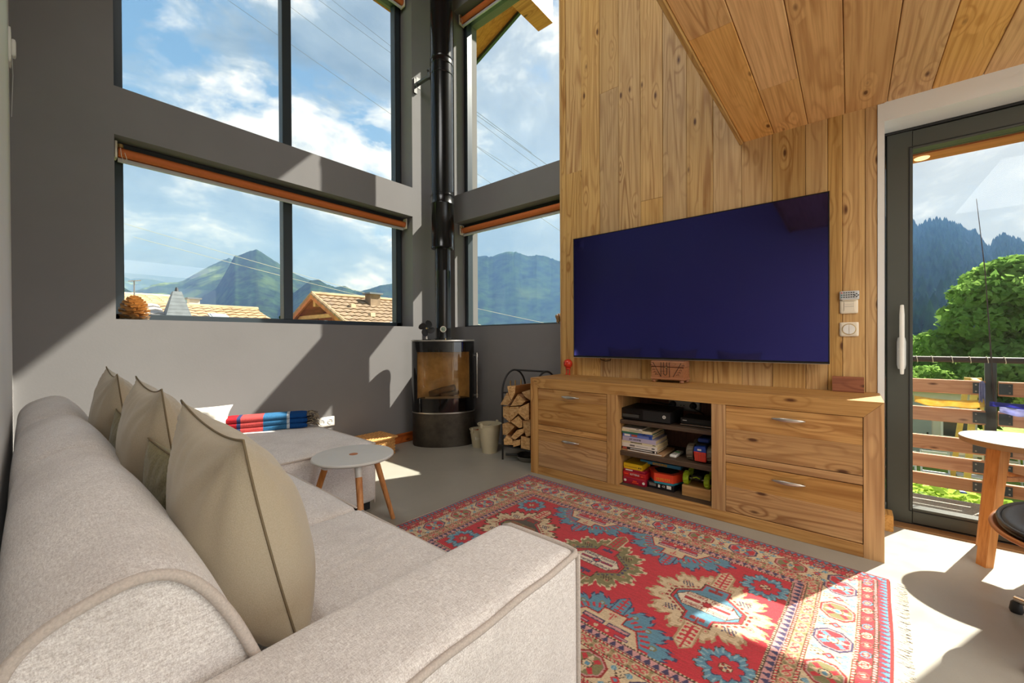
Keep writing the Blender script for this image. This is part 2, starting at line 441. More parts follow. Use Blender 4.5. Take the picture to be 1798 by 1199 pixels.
def tag(o, label=None, cat=None, group=None, kind=None):
    if label: o['label'] = label
    if cat: o['category'] = cat
    if group: o['group'] = group
    if kind: o['kind'] = kind
    return o
def thing(name, label, cat, loc=(0, 0, 0), rz=0.0, group=None):
    o = bpy.data.objects.new(name, None); COL.objects.link(o); o.location = loc; o.rotation_euler = (0, 0, rz); o.empty_display_size = .05
    return tag(o, label, cat, group)
def struct(o): o['kind'] = 'structure'; return o
def copy_tree(o, parent=None):
    c = o.copy(); COL.objects.link(c)
    if parent is not None: c.parent = parent
    for ch in list(o.children): copy_tree(ch, c)
    return c
def text(body, size, loc, rot, mat, parent, depth=.0006, sx=1.0, name='lettering'):
    """lettering as a mesh, standing at loc in the parent's space"""
    cu = bpy.data.curves.new(name, 'FONT'); cu.body = body; cu.size = size; cu.extrude = depth; cu.align_x = 'CENTER'; cu.align_y = 'CENTER'; cu.resolution_u = 2
    tmp = bpy.data.objects.new(name, cu); COL.objects.link(tmp)
    bpy.context.view_layer.update()
    me = bpy.data.meshes.new_from_object(tmp.evaluated_get(bpy.context.evaluated_depsgraph_get()))
    bpy.data.objects.remove(tmp)
    me.materials.clear(); me.materials.append(MAT[mat])
    o = bpy.data.objects.new(name, me); COL.objects.link(o); o.location = loc; o.rotation_euler = rot; o.scale = (sx, 1, 1); o.parent = parent
    return o

def glow(name, col, strength):
    t = NT(name); t.col(col); t.put(t.b.inputs['Emission Color'], col); t.b.inputs['Emission Strength'].default_value = strength; MAT[name] = t.m
glow('lamp_glow', (1.0, .72, .34, 1), 1.3)
# ================================================================== the room
struct(MB().box(-.17, 3.42, -4.12, 3.9, -.30, 0).build('floor', 'polished_concrete'))

wb = MB()
wb.box(-.05, .36, 3.53, 3.9, -.3, 5.4); wb.box(2.61, 3.42, 3.53, 3.9, -.3, 5.4)
wb.box(.36, 2.61, 3.53, 3.9, -.3, 1.19); wb.box(.36, 2.61, 3.53, 3.9, 2.347, 2.65); wb.box(.36, 2.61, 3.53, 3.9, 4.69, 5.4)
struct(wb.build('wall_back', 'grey_paint'))

def roof_z(y): return 5.55 - .373 * (y - 3.63)
wr = MB()
wr.box(3.06, 3.42, 3.375, 3.53, -.3, 4.69); wr.box(3.06, 3.42, 1.9, 3.375, -.3, 1.19); wr.box(3.06, 3.42, 1.9, 3.375, 2.347, 2.65)
wr.box(3.06, 3.42, -.117, 1.9, -.3, 4.69)
wr.prism([(3.53, 4.69), (3.53, roof_z(3.53)), (-.5, roof_z(-.5)), (-4.1, 5.6), (-4.1, 2.45), (-.117, 2.45), (-.117, 4.69)], 3.06, 3.42, 0)
wr.box(3.06, 3.42, -1.7, -.95, -.3, 2.45); wr.box(3.06, 3.42, -3.6, -1.7, -.3, .1); wr.box(3.06, 3.42, -3.6, -1.7, 2.2, 2.45); wr.box(3.06, 3.42, -4.1, -3.6, -.3, 2.45)
WR = struct(wr.build('wall_right', 'grey_paint', center=False))

struct(MB().box(-.17, -.05, -4.12, 3.9, -.3, 7.0).build('wall_left', 'white_paint'))
rw = MB()
rw.box(-.05, .15, -4.12, -4.0, -.3, 5.6); rw.box(2.85, 3.06, -4.12, -4.0, -.3, 5.6); rw.box(.15, 2.85, -4.12, -4.0, -.3, .2); rw.box(.15, 2.85, -4.12, -4.0, 2.25, 5.6)  # opening in this unseen wall is added to let sky fill in
struct(rw.build('wall_rear', 'white_paint'))

# tongue-and-groove larch boards over the television wall, each board a piece of wall_right
seams = [1.918, 1.874, 1.721, 1.553, 1.389, 1.213, 1.046, .879, .709, .539, .370, .202, .098, .032, -.066, -.117]
butts = {1: [2.462], 3: [3.027], 5: [2.086], 8: [1.9]}
for i in range(len(seams) - 1):
    y1, y0 = seams[i], seams[i + 1]
    top = 5.6 if y1 > .53 else 2.33
    zs = [0.0] + butts.get(i, []) + [top]
    for a, b in zip(zs[:-1], zs[1:]):
        px = random.uniform(-.0015, .0015)
        MB().cbox(2.980 + px, 3.06, y0 + .0009, y1 - .0009, a + (.0007 if a else 0), b - .0007, .0022, 2).build('plank', 'pine_z', WR)
MB().cbox(2.9775, 3.06, 1.918, 1.937, 0, 5.55, .003, 2).build('corner_board', 'pine_z', WR)

# white plaster round the balcony door
tr = MB(); tr.box(2.975, 3.42, -.145, -.117, 0, 2.316); tr.box(2.975, 3.42, -1.7, -.145, 2.217, 2.45); tr.box(2.975, 3.42, -1.7, -.955, 0, 2.217)
struct(tr.build('trim_1', 'white_paint'))

# mezzanine ceiling
CE = struct(MB().box(-.05, 3.06, -4.0, .528, 2.342, 2.60).build('ceiling', 'pine_x', center=False))
cy = [.530, .360, .190, .020, -.155, -.322, -.497]
while cy[-1] > -3.8: cy.append(cy[-1] - random.choice([.168, .175, .172]))
for i in range(len(cy) - 1):
    cuts = [-.05, 3.06]
    if i == 0: cuts = [-.05, 2.72 - .9, 3.06]
    if i == 1: cuts = [-.05, 2.42, 3.06]
    if i > 6: cuts = [-.05, random.uniform(.6, 2.2), 3.06]
    for a, b in zip(cuts[:-1], cuts[1:]):
        dz = random.uniform(0, .0015)
        MB().cbox(a + .0006, b - .0006, cy[i + 1] + .0012, cy[i] - .0012, 2.318 + dz, 2.343, .0025, 0).build('plank', 'ceiling_pine', CE)
struct(MB().cbox(-.05, 2.98, .530, .552, 2.306, 2.62, .003, 0).build('trim_2', 'pine_x'))

struct(MB().cbox(-.05, 3.06, 3.505, 3.53, 0, .095, .004, 0).build('baseboard_back', 'skirting_pine'))
struct(MB().cbox(2.985, 3.085, -.181, -.145, 0, .088, .004, 0).build('baseboard_right', 'cabinet_pine_x'))
struct(MB().box(3.085, 3.16, -.95, -.145, 0, .009).build('trim_3', 'edge_brown'))

# roof over the double-height end, its boarded overhang and purlin
rf = MB()
def rp(y, up=0): return (y, roof_z(y) + up)
rf.prism([rp(4.5, .02), rp(-.5, .02), rp(-.5, .2), rp(4.5, .2)], -.6, 4.40, 0)
rf.prism([(-.5, roof_z(-.5) + .02), (-5.0, 5.4), (-5.0, 5.58), (-.5, roof_z(-.5) + .2)], -.6, 4.40, 0)
RF = struct(rf.build('roof', 'outside_render', center=False))
for i in range(12):
    xa = -.05 + i * .37
    MB().prism([rp(4.5), rp(-.4), rp(-.4, .02), rp(4.5, .02)], xa + .002, min(xa + .368, 4.38), 0).build('plank', 'soffit_wood', RF)
MB().prism([rp(4.52, -.05), rp(-.5, -.05), rp(-.5, .2), rp(4.52, .2)], 4.38, 4.42, 0).build('bargeboard', 'frame_grey', RF)
MB().box(3.42, 4.56, 3.06, 3.30, 5.30, 5.66).build('purlin', 'soffit_wood', RF)

# ------------------------------------------------------------------ windows
def window_back(name, z0, z1):
    w = bpy.data.objects.new(name, None); COL.objects.link(w); struct(w); w.location = (1.485, 3.76, z0)
    def B(nm, mat, *bx, c=.004, ax=2):
        o = MB()
        for b in bx: o.cbox(*b, c, ax)
        ob = o.build(nm, mat, w); ob.location = Vector(ob.location) - w.location; return ob
    x0, x1, t = .36, 2.61, .062
    B('frame', 'frame_grey', (x0, x0 + t, 3.72, 3.80, z0, z1), (x1 - t - .015, x1, 3.72, 3.80, z0, z1))
    B('frame_rail', 'frame_grey', (x0, x1, 3.72, 3.80, z0, z0 + .045), (x0, x1, 3.72, 3.80, z1 - t, z1), ax=0)
    B('glazing_bead', 'matt_black', (x1 - .018, x1 - .012, 3.712, 3.722, z0, z1), (x1 - t - .014, x1 - t - .006, 3.714, 3.724, z0, z1), c=.001)
    B('mullion', 'frame_grey', (1.413, 1.487, 3.715, 3.80, z0 + .045, z1 - t))
    for a, b in ((x0 + t, 1.413), (1.487, x1 - t - .015)):
        B('pane', 'clear_glass', (a, b, 3.752, 3.766, z0 + .045, z1 - t), c=.001)
window_back('window_1', 1.19, 2.347)
window_back('window_2', 2.65, 4.69)
def window_right(name, z0, z1):
    w = bpy.data.objects.new(name, None); COL.objects.link(w); struct(w); w.location = (3.25, 2.64, z0)
    def B(nm, mat, *bx, c=.004, ax=2):
        o = MB()
        for b in bx: o.cbox(*b, c, ax)
        ob = o.build(nm, mat, w); ob.location = Vector(ob.location) - w.location; return ob
    y0, y1, t = 1.9, 3.375, .055
    B('frame', 'frame_grey', (3.21, 3.29, y0, y0 + t, z0, z1), (3.21, 3.29, y1 - t, y1, z0, z1))
    B('frame_rail', 'frame_grey', (3.21, 3.29, y0, y1, z0, z0 + .02), (3.21, 3.29, y0, y1, z1 - t, z1), ax=1)
    B('glazing_bead', 'matt_black', (3.204, 3.212, y1 - .02, y1 - .013, z0, z1), c=.001)
    B('pane', 'clear_glass', (3.243, 3.257, y0 + t, y1 - t, z0 + .02, z1 - t), c=.001)
window_right('window_3', 1.19, 2.347)
window_right('window_4', 2.65, 4.69)

# ------------------------------------------------------------------ balcony door
D = bpy.data.objects.new('door_1', None); COL.objects.link(D); struct(D); D.location = (3.2, -.55, 0)
def DB(nm, mat, mb, **k):
    o = mb.build(nm, mat, D, **k); o.location = Vector(o.location) - D.location; return o
m = MB(); m.cbox(3.155, 3.27, -.158, -.145, 0, 2.217, .003, 2); m.cbox(3.155, 3.27, -.955, -.942, 0, 2.217, .003, 2); m.cbox(3.155, 3.27, -.955, -.145, 2.203, 2.217, .003, 1); m.cbox(3.155, 3.27, -.955, -.145, 0, .012, .003, 1)
DB('frame', 'matt_black', m)
DB('stile', 'door_grey', MB().cbox(3.16, 3.235, -.270, -.162, .014, 2.20, .004, 2))
DB('stile', 'door_grey', MB().cbox(3.16, 3.235, -.940, -.840, .014, 2.20, .004, 2))
DB('rail', 'door_grey', MB().cbox(3.16, 3.235, -.840, -.270, .014, .098, .004, 1))
DB('rail', 'door_grey', MB().cbox(3.16, 3.235, -.840, -.270, 2.096, 2.20, .004, 1))
m = MB(); m.cbox(3.155, 3.165, -.258, -.254, .085, 2.108, .001, 2); m.cbox(3.155, 3.165, -.85, -.254, .081, .085, .001, 1); m.cbox(3.155, 3.165, -.85, -.254, 2.107, 2.111, .001, 1)
DB('glazing_bead', 'matt_black', m)
DB('pane', 'clear_glass', MB().cbox(3.19, 3.204, -.840, -.270, .098, 2.096, .001, 2))
m = MB(); m.soft(3.135, 3.161, -.242, -.204, .872, 1.052, .012, 6)
h = DB('handle_plate', 'light_grey_plastic', m, smooth=True)
m = MB(); m.tube([(3.15, -.222, .985), (3.118, -.222, .985)], .011, 12); m.soft(3.098, 3.122, -.233, -.212, .845, 1.232, .010, 6)
h = DB('handle', 'white_plastic', m, smooth=True)

# second glazed opening along the wall, unseen, added to let in fill light
w5 = bpy.data.objects.new('fill_window', None); COL.objects.link(w5); struct(w5); w5.location = (3.25, -2.65, .1)
m = MB(); m.cbox(3.21, 3.29, -3.6, -3.52, .1, 2.2); m.cbox(3.21, 3.29, -1.78, -1.7, .1, 2.2); m.cbox(3.21, 3.29, -2.69, -2.61, .1, 2.2); m.cbox(3.21, 3.29, -3.6, -1.7, .1, .16, .004, 1); m.cbox(3.21, 3.29, -3.6, -1.7, 2.12, 2.2, .004, 1)
o = m.build('frame', 'frame_grey', w5); o.location = Vector(o.location) - w5.location
for a, b in ((-3.52, -2.69), (-2.61, -1.78)):
    o = MB().cbox(3.243, 3.257, a, b, .16, 2.12, .001, 2).build('pane', 'clear_glass', w5); o.location = Vector(o.location) - w5.location

# outer soffit over the door with its small lamp
SF = struct(MB().box(3.27, 3.50, -1.7, -.117, 2.14, 2.217).build('trim_4', 'outside_render'))
SFo = Vector(SF.location)
for i in range(3):
    o = MB().cbox(3.272 + i * .026, 3.294 + i * .026, -1.7, -.117, 2.124, 2.14, .003, 1).build('slat', 'door_grey', SF); o.location = Vector(o.location) - SFo
o = MB().cbox(3.355, 3.50, -1.7, -.117, 2.118, 2.14, .002, 1).build('soffit_board', 'soffit_wood', SF); o.location = Vector(o.location) - SFo

L_ = tag(MB().lathe([(0, 0), (.030, 0), (.034, .004), (.034, .008), (0, .008)], 24, (3.42, -.33, 2.111), cap=False).build('soffit_lamp', 'lamp_glow', smooth=1), 'small round lamp set in the timber soffit over the balcony door', 'lamp')
# ================================================================== sofa
SO = thing('corner_sofa', 'large pale beige chenille corner sofa with a chaise end along the left wall', 'sofa', (.4, 1.9, 0))
SOV = Vector(SO.location)
def sp(nm, mat, mb, parent=SO, smooth=2):
    o = mb.build(nm, mat, parent, smooth=smooth)
    if parent is SO: o.location = Vector(o.location) - SOV
    else: o.location = Vector(o.location) - SOV - Vector(parent.location)
    return o
plain('sofa_seam', C(150, 138, 128), .95)
# profile of the back in x,z, rear foot to seat, as a smooth spline
prof = [(-.030, .06), (-.034, .30), (-.036, .52), (-.034, .62), (-.024, .685), (.002, .722), (.045, .742), (.090, .750), (.128, .738), (.160, .704), (.188, .655), (.212, .60), (.234, .54), (.252, .47), (.262, .40), (.262, .25), (.255, .06)]
def cr(P, t):
    n = len(P) - 1; f = min(max(t * n, 0), n - 1e-6); i = int(f); u = f - i
    p0, p1, p2, p3 = P[max(i - 1, 0)], P[i], P[i + 1], P[min(i + 2, n)]
    return tuple(.5 * ((2 * b) + (-a + c) * u + (2 * a - 5 * b + 4 * c - d) * u * u + (-a + 3 * b - 3 * c + d) * u ** 3) for a, b, c, d in zip(p0, p1, p2, p3))
cen = (.11, .40)
def back_module(y0, y1, seed, endcap=False):
    m = MB(); NU, NV = 64, 36
    def fn(u, v):
        x, z = cr(prof, u); y = y0 + (y1 - y0) * v
        e = min(v, 1 - v) * (y1 - y0)
        if endcap and v < .5: e = max(e, .03)
        pinch = -.022 * math.exp(-(e / .018) ** 1.2)                    # sunk seam
        swell = .022 * math.sin(PI * v) ** .7 * max(0, min(1, (z - .35) / .25))
        wob = .005 * mnoise.noise(Vector((x * 6, y * 5, z * 6 + seed)))
        dx, dz = x - cen[0], z - cen[1]; L = math.hypot(dx, dz) + 1e-6
        k = pinch + swell * (1.0 if z > .6 else .6) + wob
        k *= .25 + .75 * max(0, min(1, (x + .03) / .08))
        return (x + dx / L * k, y, z + dz / L * k)
    m.grid(fn, NU, NV)
    for v, flip in ((0, False), (1, True)):
        ring = [fn(i / NU, v) for i in range(NU + 1)]
        b = len(m.v); m.v += ring + [(cen[0], ring[0][1], .3)]
        for i in range(NU):
            f = (b + i, b + i + 1, b + NU + 1); m.f.append(f if flip else f[::-1]); m.mi.append(0)
    m.f = [tuple(reversed(f)) for f in m.f]
    return m, fn
SB = []
for k, (a, b) in enumerate(((.695, 1.68), (1.68, 2.50), (2.50, 3.36))):
    m, fn = back_module(a, b, k * 9.3, k == 0)
    o = sp('backrest', 'sofa_chenille', m, smooth=1); SB.append(o)
    if k == 0:
        ring = [fn(i / 80, 0) for i in range(4, 79)]
        sp('piping', 'sofa_piping', MB().tube([(p[0], p[1] - .004, p[2] + .001) for p in ring], .0075, 8), o)
    if k:
        ring = [fn(i / 80, 0) for i in range(4, 79)]
        sp('seam', 'sofa_seam', MB().tube([(p[0], p[1] + .001, p[2]) for p in ring], .0034, 6), o)
    if k == 2:
        ring = [fn(i / 80, 1) for i in range(4, 79)]
        sp('piping', 'sofa_piping', MB().tube(ring, .006, 8), o)
# arm: block with crowned top and piped edges
ARX0, ARX1, ARY0, ARY1, ARZ = -.032, .800, .466, .700, .578
am = MB().soft(ARX0, ARX1, ARY0, ARY1, .05, ARZ, .030, 22, top=.016, side=.004, nz=.002)
arm = sp('arm', 'sofa_chenille', am)
def arm_top(x, y):
    ux = (x - (ARX0 + ARX1) / 2) / ((ARX1 - ARX0) / 2); uy = (y - (ARY0 + ARY1) / 2) / ((ARY1 - ARY0) / 2)
    return ARZ + .016 * max(0, 1 - ux ** 2) ** .6 * max(0, 1 - uy ** 2) ** .6
pth = [(ARX0 + .01 + (ARX1 - ARX0 - .03) * i / 30, ARY0 + .004, ARZ - .009 + .0015 * math.sin(i * .9)) for i in range(31)]
pth += [(ARX1 - .008, ARY0 + .012, ARZ - .008), (ARX1 - .006, ARY0 + .03, ARZ - .007)]
pth += [(ARX1 - .005, ARY0 + .03 + (ARY1 - ARY0 - .06) * i / 8, ARZ - .006) for i in range(1, 9)] + [(ARX1 - .012, ARY1 - .01, ARZ - .012)]
sp('piping', 'sofa_piping', MB().tube(pth, .0065, 8), arm)
vp = [(ARX1 - .006, ARY0 + .006, ARZ - .014 - i * .05) for i in range(11)]
sp('piping', 'sofa_piping', MB().tube(vp, .006, 8), arm)
# seats
for k, (a, b, x1) in enumerate(((.702, 1.452, .822), (1.455, 2.242, .822))):
    sm_ = MB().soft(.235, x1, a, b, .12, .408, .035, 46 if k == 0 else 20, top=.022, side=.004, nz=.006, seed=k * 5)
    if k == 0:                                # sitting creases fanning over the near seat
        def crease(p):
            x, y, z = p
            if z < .40: return p
            q = y - 1.10 - .10 * (x - .5) - .25 * (x - .5) ** 2 + .010 * mnoise.noise(Vector((x * 7, y * 5, 2)))
            env = math.exp(-(q / .16) ** 2) * max(0, min(1, (x - .36) / .12)) * max(0, min(1, (.80 - x) / .06))
            return (x, y, z - .0055 * env * (.5 + .5 * math.cos(q * 2 * PI / .058)) ** 3)
        sm_.v = [crease(p) for p in sm_.v]
    st = sp('seat', 'sofa_chenille', sm_)
    sp('piping', 'sofa_piping', MB().tube([(x1 - .004, a + .02 + (b - a - .04) * i / 12, .398) for i in range(13)], .004, 6), st)
sp('base', 'sofa_chenille', MB().soft(.22, .806, .70, 2.24, .05, .16, .02, 6))
ch = sp('chaise', 'sofa_chenille', MB().soft(.235, 1.388, 2.246, 3.40, .05, .420, .035, 22, top=.020, side=.006, nz=.004, seed=21))
sp('piping', 'sofa_piping', MB().tube([(.30 + 1.07 * i / 30, 2.250, .411) for i in range(31)] + [(1.380, 2.262, .409)] + [(1.384, 2.28 + 1.10 * i / 20, .409) for i in range(21)], .0055, 8), ch)
sp('piping', 'sofa_piping', MB().tube([(1.373, 2.259, .400 - i * .0355) for i in range(11)], .005, 8), ch)
for (x, y) in ((.74, .53), (.03, .53), (.05, 3.25), (1.33, 2.33), (1.33, 3.3), (.74, 2.1)):
    sp('foot', 'matt_black', MB().cbox(x - .035, x + .035, y - .035, y + .035, 0, .055, .003, 2), smooth=False)

# ------------------------------------------------------------------ cushions
def pillow(name, label, mat, loc, size, thick, tilt, yaw, roll=0.0, seed=0, group=None, seam='seam_cord', ear=.11):
    """square scatter cushion: local Y-Z is the face, X the thickness; corners pinch into ears"""
    w, h = size; t = thing(name, label, 'cushion', loc, yaw, group)
    t.rotation_euler = (roll, tilt, yaw)
    m = MB(); N = 40
    def outline(u, v):
        a, b = 2 * u - 1, 2 * v - 1
        return a * (1 - ear * (1 - abs(b) ** 2.2) * abs(a) ** 3), b * (1 - ear * (1 - abs(a) ** 2.2) * abs(b) ** 3)
    def face(sg):
        def fn(u, v):
            a, b = 2 * u - 1, 2 * v - 1
            pa, pb = outline(u, v)
            f = max(0, 1 - abs(a) ** 2.4) ** .62 * max(0, 1 - abs(b) ** 2.4) ** .62
            d = mnoise.noise(Vector((a * 1.6 + seed, b * 1.6, sg * 3.0))) * .10
            r = math.hypot(a, b); ang = math.atan2(b, a)
            wr = 0.0
            for ca_, cb_, am in ((1, 1, 1.0), (-1, 1, 1.0), (1, -1, .5), (-1, -1, .5)):
                dc = math.hypot(a - ca_, b - cb_); ac = math.atan2(b - cb_, a - ca_)
                wr += am * .085 * math.sin(ac * 15 + seed * 2 + dc * 2) * math.exp(-dc / .50) * min(1, dc / .12) * min(1, 5 * (1 - max(abs(a), abs(b))))
            wr += .050 * math.sin(a * 17 + seed + 2 * math.sin(a * 5)) * math.exp(-(1 - b) / .22) * min(1, 6 * (1 - b))
            x = sg * thick * .5 * (f * (1 + d) * (1.06 - .28 * b) + wr)
            sag = -.03 * h * (1 - abs(b)) * 0
            return (x, pa * w / 2, pb * h / 2 + sag)
        return fn
    m.grid(face(1), N, N); m.grid(face(-1), N, N)
    nv = (N + 1) ** 2; nf = N * N
    m.f[nf:] = [f[::-1] for f in m.f[nf:]]
    bmh = bmesh.new()
    o = m.build('cover', mat, t, smooth=2, center=False)
    bmh.from_mesh(o.data); bmesh.ops.remove_doubles(bmh, verts=bmh.verts[:], dist=1e-5); bmh.to_mesh(o.data); bmh.free()
    o.data.polygons.foreach_set('use_smooth', [True] * len(o.data.polygons))
    edge = []
    for k in range(N): edge.append(outline(k / N, 0))
    for k in range(N): edge.append(outline(1, k / N))
    for k in range(N): edge.append(outline(1 - k / N, 1))
    for k in range(N): edge.append(outline(0, 1 - k / N))
    MB().tube([(0, a * w / 2, b * h / 2) for a, b in edge], .0022, 6, False, closed=True).build('seam', seam, t, smooth=2, center=False)
    return t
pillow('scatter_cushion', 'beige velvet cushion nearest the sofa arm, largest of the three in the row', 'cushion_velvet', (.296, 1.05, .660), (.48, .475), .21, -.23, -.03, .05, 1)
pillow('scatter_cushion', 'beige velvet cushion in the middle of the row along the sofa back', 'cushion_velvet', (.285, 1.76, .675), (.49, .49), .20, -.14, -.02, .02, 4.4)
pillow('scatter_cushion', 'beige velvet cushion at the far end of the row, closest to the grey window wall', 'cushion_velvet', (.270, 2.52, .675), (.50, .50), .19, -.12, -.03, .02, 8.1)
def tasseled(loc, label, yaw, seed):
    t = pillow('olive_cushion', label, 'olive_velvet', loc, (.36, .36), .13, -.2, yaw, .05, seed, ear=.03)
    ts = MB()
    for k in range(26):
        y = -.16 + .32 * k / 25; z0 = -.165
        for s in (-1, 1):
            ts.tube([(0, s * .172, y), (.004, s * .19, y - .006), (.006 * random.uniform(-1, 1), s * .205, y - .018)], .0016, 4)
    o = ts.build('fringe', 'dark_line', t, center=False); tag(o, kind='stuff')
tasseled((.27, 1.40, .585), 'olive green fringed cushion wedged behind the nearest beige cushion', .05, 3)
tasseled((.27, 2.14, .59), 'olive green cushion tucked between the middle and far beige cushions', .0, 12)
pillow('white_pillow', 'soft white pillow leaning in the corner of the chaise beside the rolled blanket', 'white_cotton', (.60, 3.20, .525), (.56, .22), .20, .05, 1.48, .05, 17, seam='white_cotton')

# ------------------------------------------------------------------ folded blanket
def blanket():
    bl = NT('blanket_wool'); o = bl.obj()
    sx = bl.nd('ShaderNodeSeparateXYZ'); bl.L.new(o, sx.inputs[0])
    n = bl.noise(o, 240, 2, .6)
    x = bl.mth('ADD', bl.mr(sx.outputs[0], -.25, .25), bl.mth('MULTIPLY', bl.mth('SUBTRACT', n, .5), .012))
    stops = [(0.0, C(176, 40, 44)), (.16, C(60, 70, 110)), (.20, C(206, 84, 80)), (.46, C(60, 116, 160)), (.74, C(196, 206, 214)), (.775, C(24, 74, 138))]
    c = bl.ramp(x, stops, 'CONSTANT')
    c = bl.mix(bl.mr(n, .4, .62, .0, .35), c, C(30, 40, 70))
    bl.col(c); bl.set(Roughness=1.0); bl.b.inputs['Specular IOR Level'].default_value = .05; bl.bump(n, .7, .006); MAT['blanket_wool'] = bl.m
    t = thing('folded_blanket', 'folded red and blue wool blanket with a dark fringe on the chaise', 'blanket', (1.075, 3.125, .434), -.41)
    m = MB()
    for k, (y0, y1, z0, z1, x0) in enumerate(((-.09, .09, .0, .036, -.25), (-.085, .085, .034, .070, -.25), (-.08, .075, .066, .100, -.25))):
        m.soft(x0, .25, y0, y1, z0, z1, .018, 14, top=.004, nz=.004, seed=k * 7)
    m.build('fold', 'blanket_wool', t, smooth=2, center=False)
    fr = MB()
    for k in range(70):
        y = random.uniform(-.085, .085); z = random.choice([.018, .05, .085]) + random.uniform(-.012, .012); l = random.uniform(.05, .085)
        a = random.uniform(-.35, .35); x1 = .245
        fr.tube([(x1, y, z), (x1 + l * .5, y + a * .03, z + .006), (x1 + l, y + a * .06, max(.006, z - random.uniform(.0, .04)))], [.0032, .0036, .0022], 5)
    f = fr.build('fringe', 'blanket_fringe', t, smooth=2, center=False); tag(f, kind='stuff')
fabric('blanket_fringe', C(60, 58, 62), C(176, 160, 130), 60)
blanket()

# ------------------------------------------------------------------ white side table
def side_table():
    t = thing('side_table', 'small round white side table with three slanted wooden legs by the chaise', 'table', (1.105, 2.018, 0))
    m = MB(); m.lathe([(.0, .424), (.170, .424), (.196, .430), (.2045, .437), (.2045, .443), (.200, .447), (0.0, .447)], 64, cap=False)
    m.build('table_top', 'white_laminate', t, smooth=1, center=False)
    MB().lathe([(.0, .4465), (.022, .4465), (.022, .4482), (0, .4482)], 32, cap=False).build('inlay', 'ply_edge', t, smooth=1, center=False)
    for a in (10, 130, 250):
        ca, sa = math.cos(math.radians(a)), math.sin(math.radians(a))
        p = lambda r, z: (r * ca, r * sa, z)
        l = MB().tube([p(.275, 0), p(.152, .372)], [.0125, .0165], 14).build('leg', 'oak_leg', t, smooth=1, center=False)
        MB().tube([p(.153, .368), p(.135, .424)], [.0168, .0175], 14).build('leg_socket', 'white_laminate', l, smooth=1, center=False)
side_table()
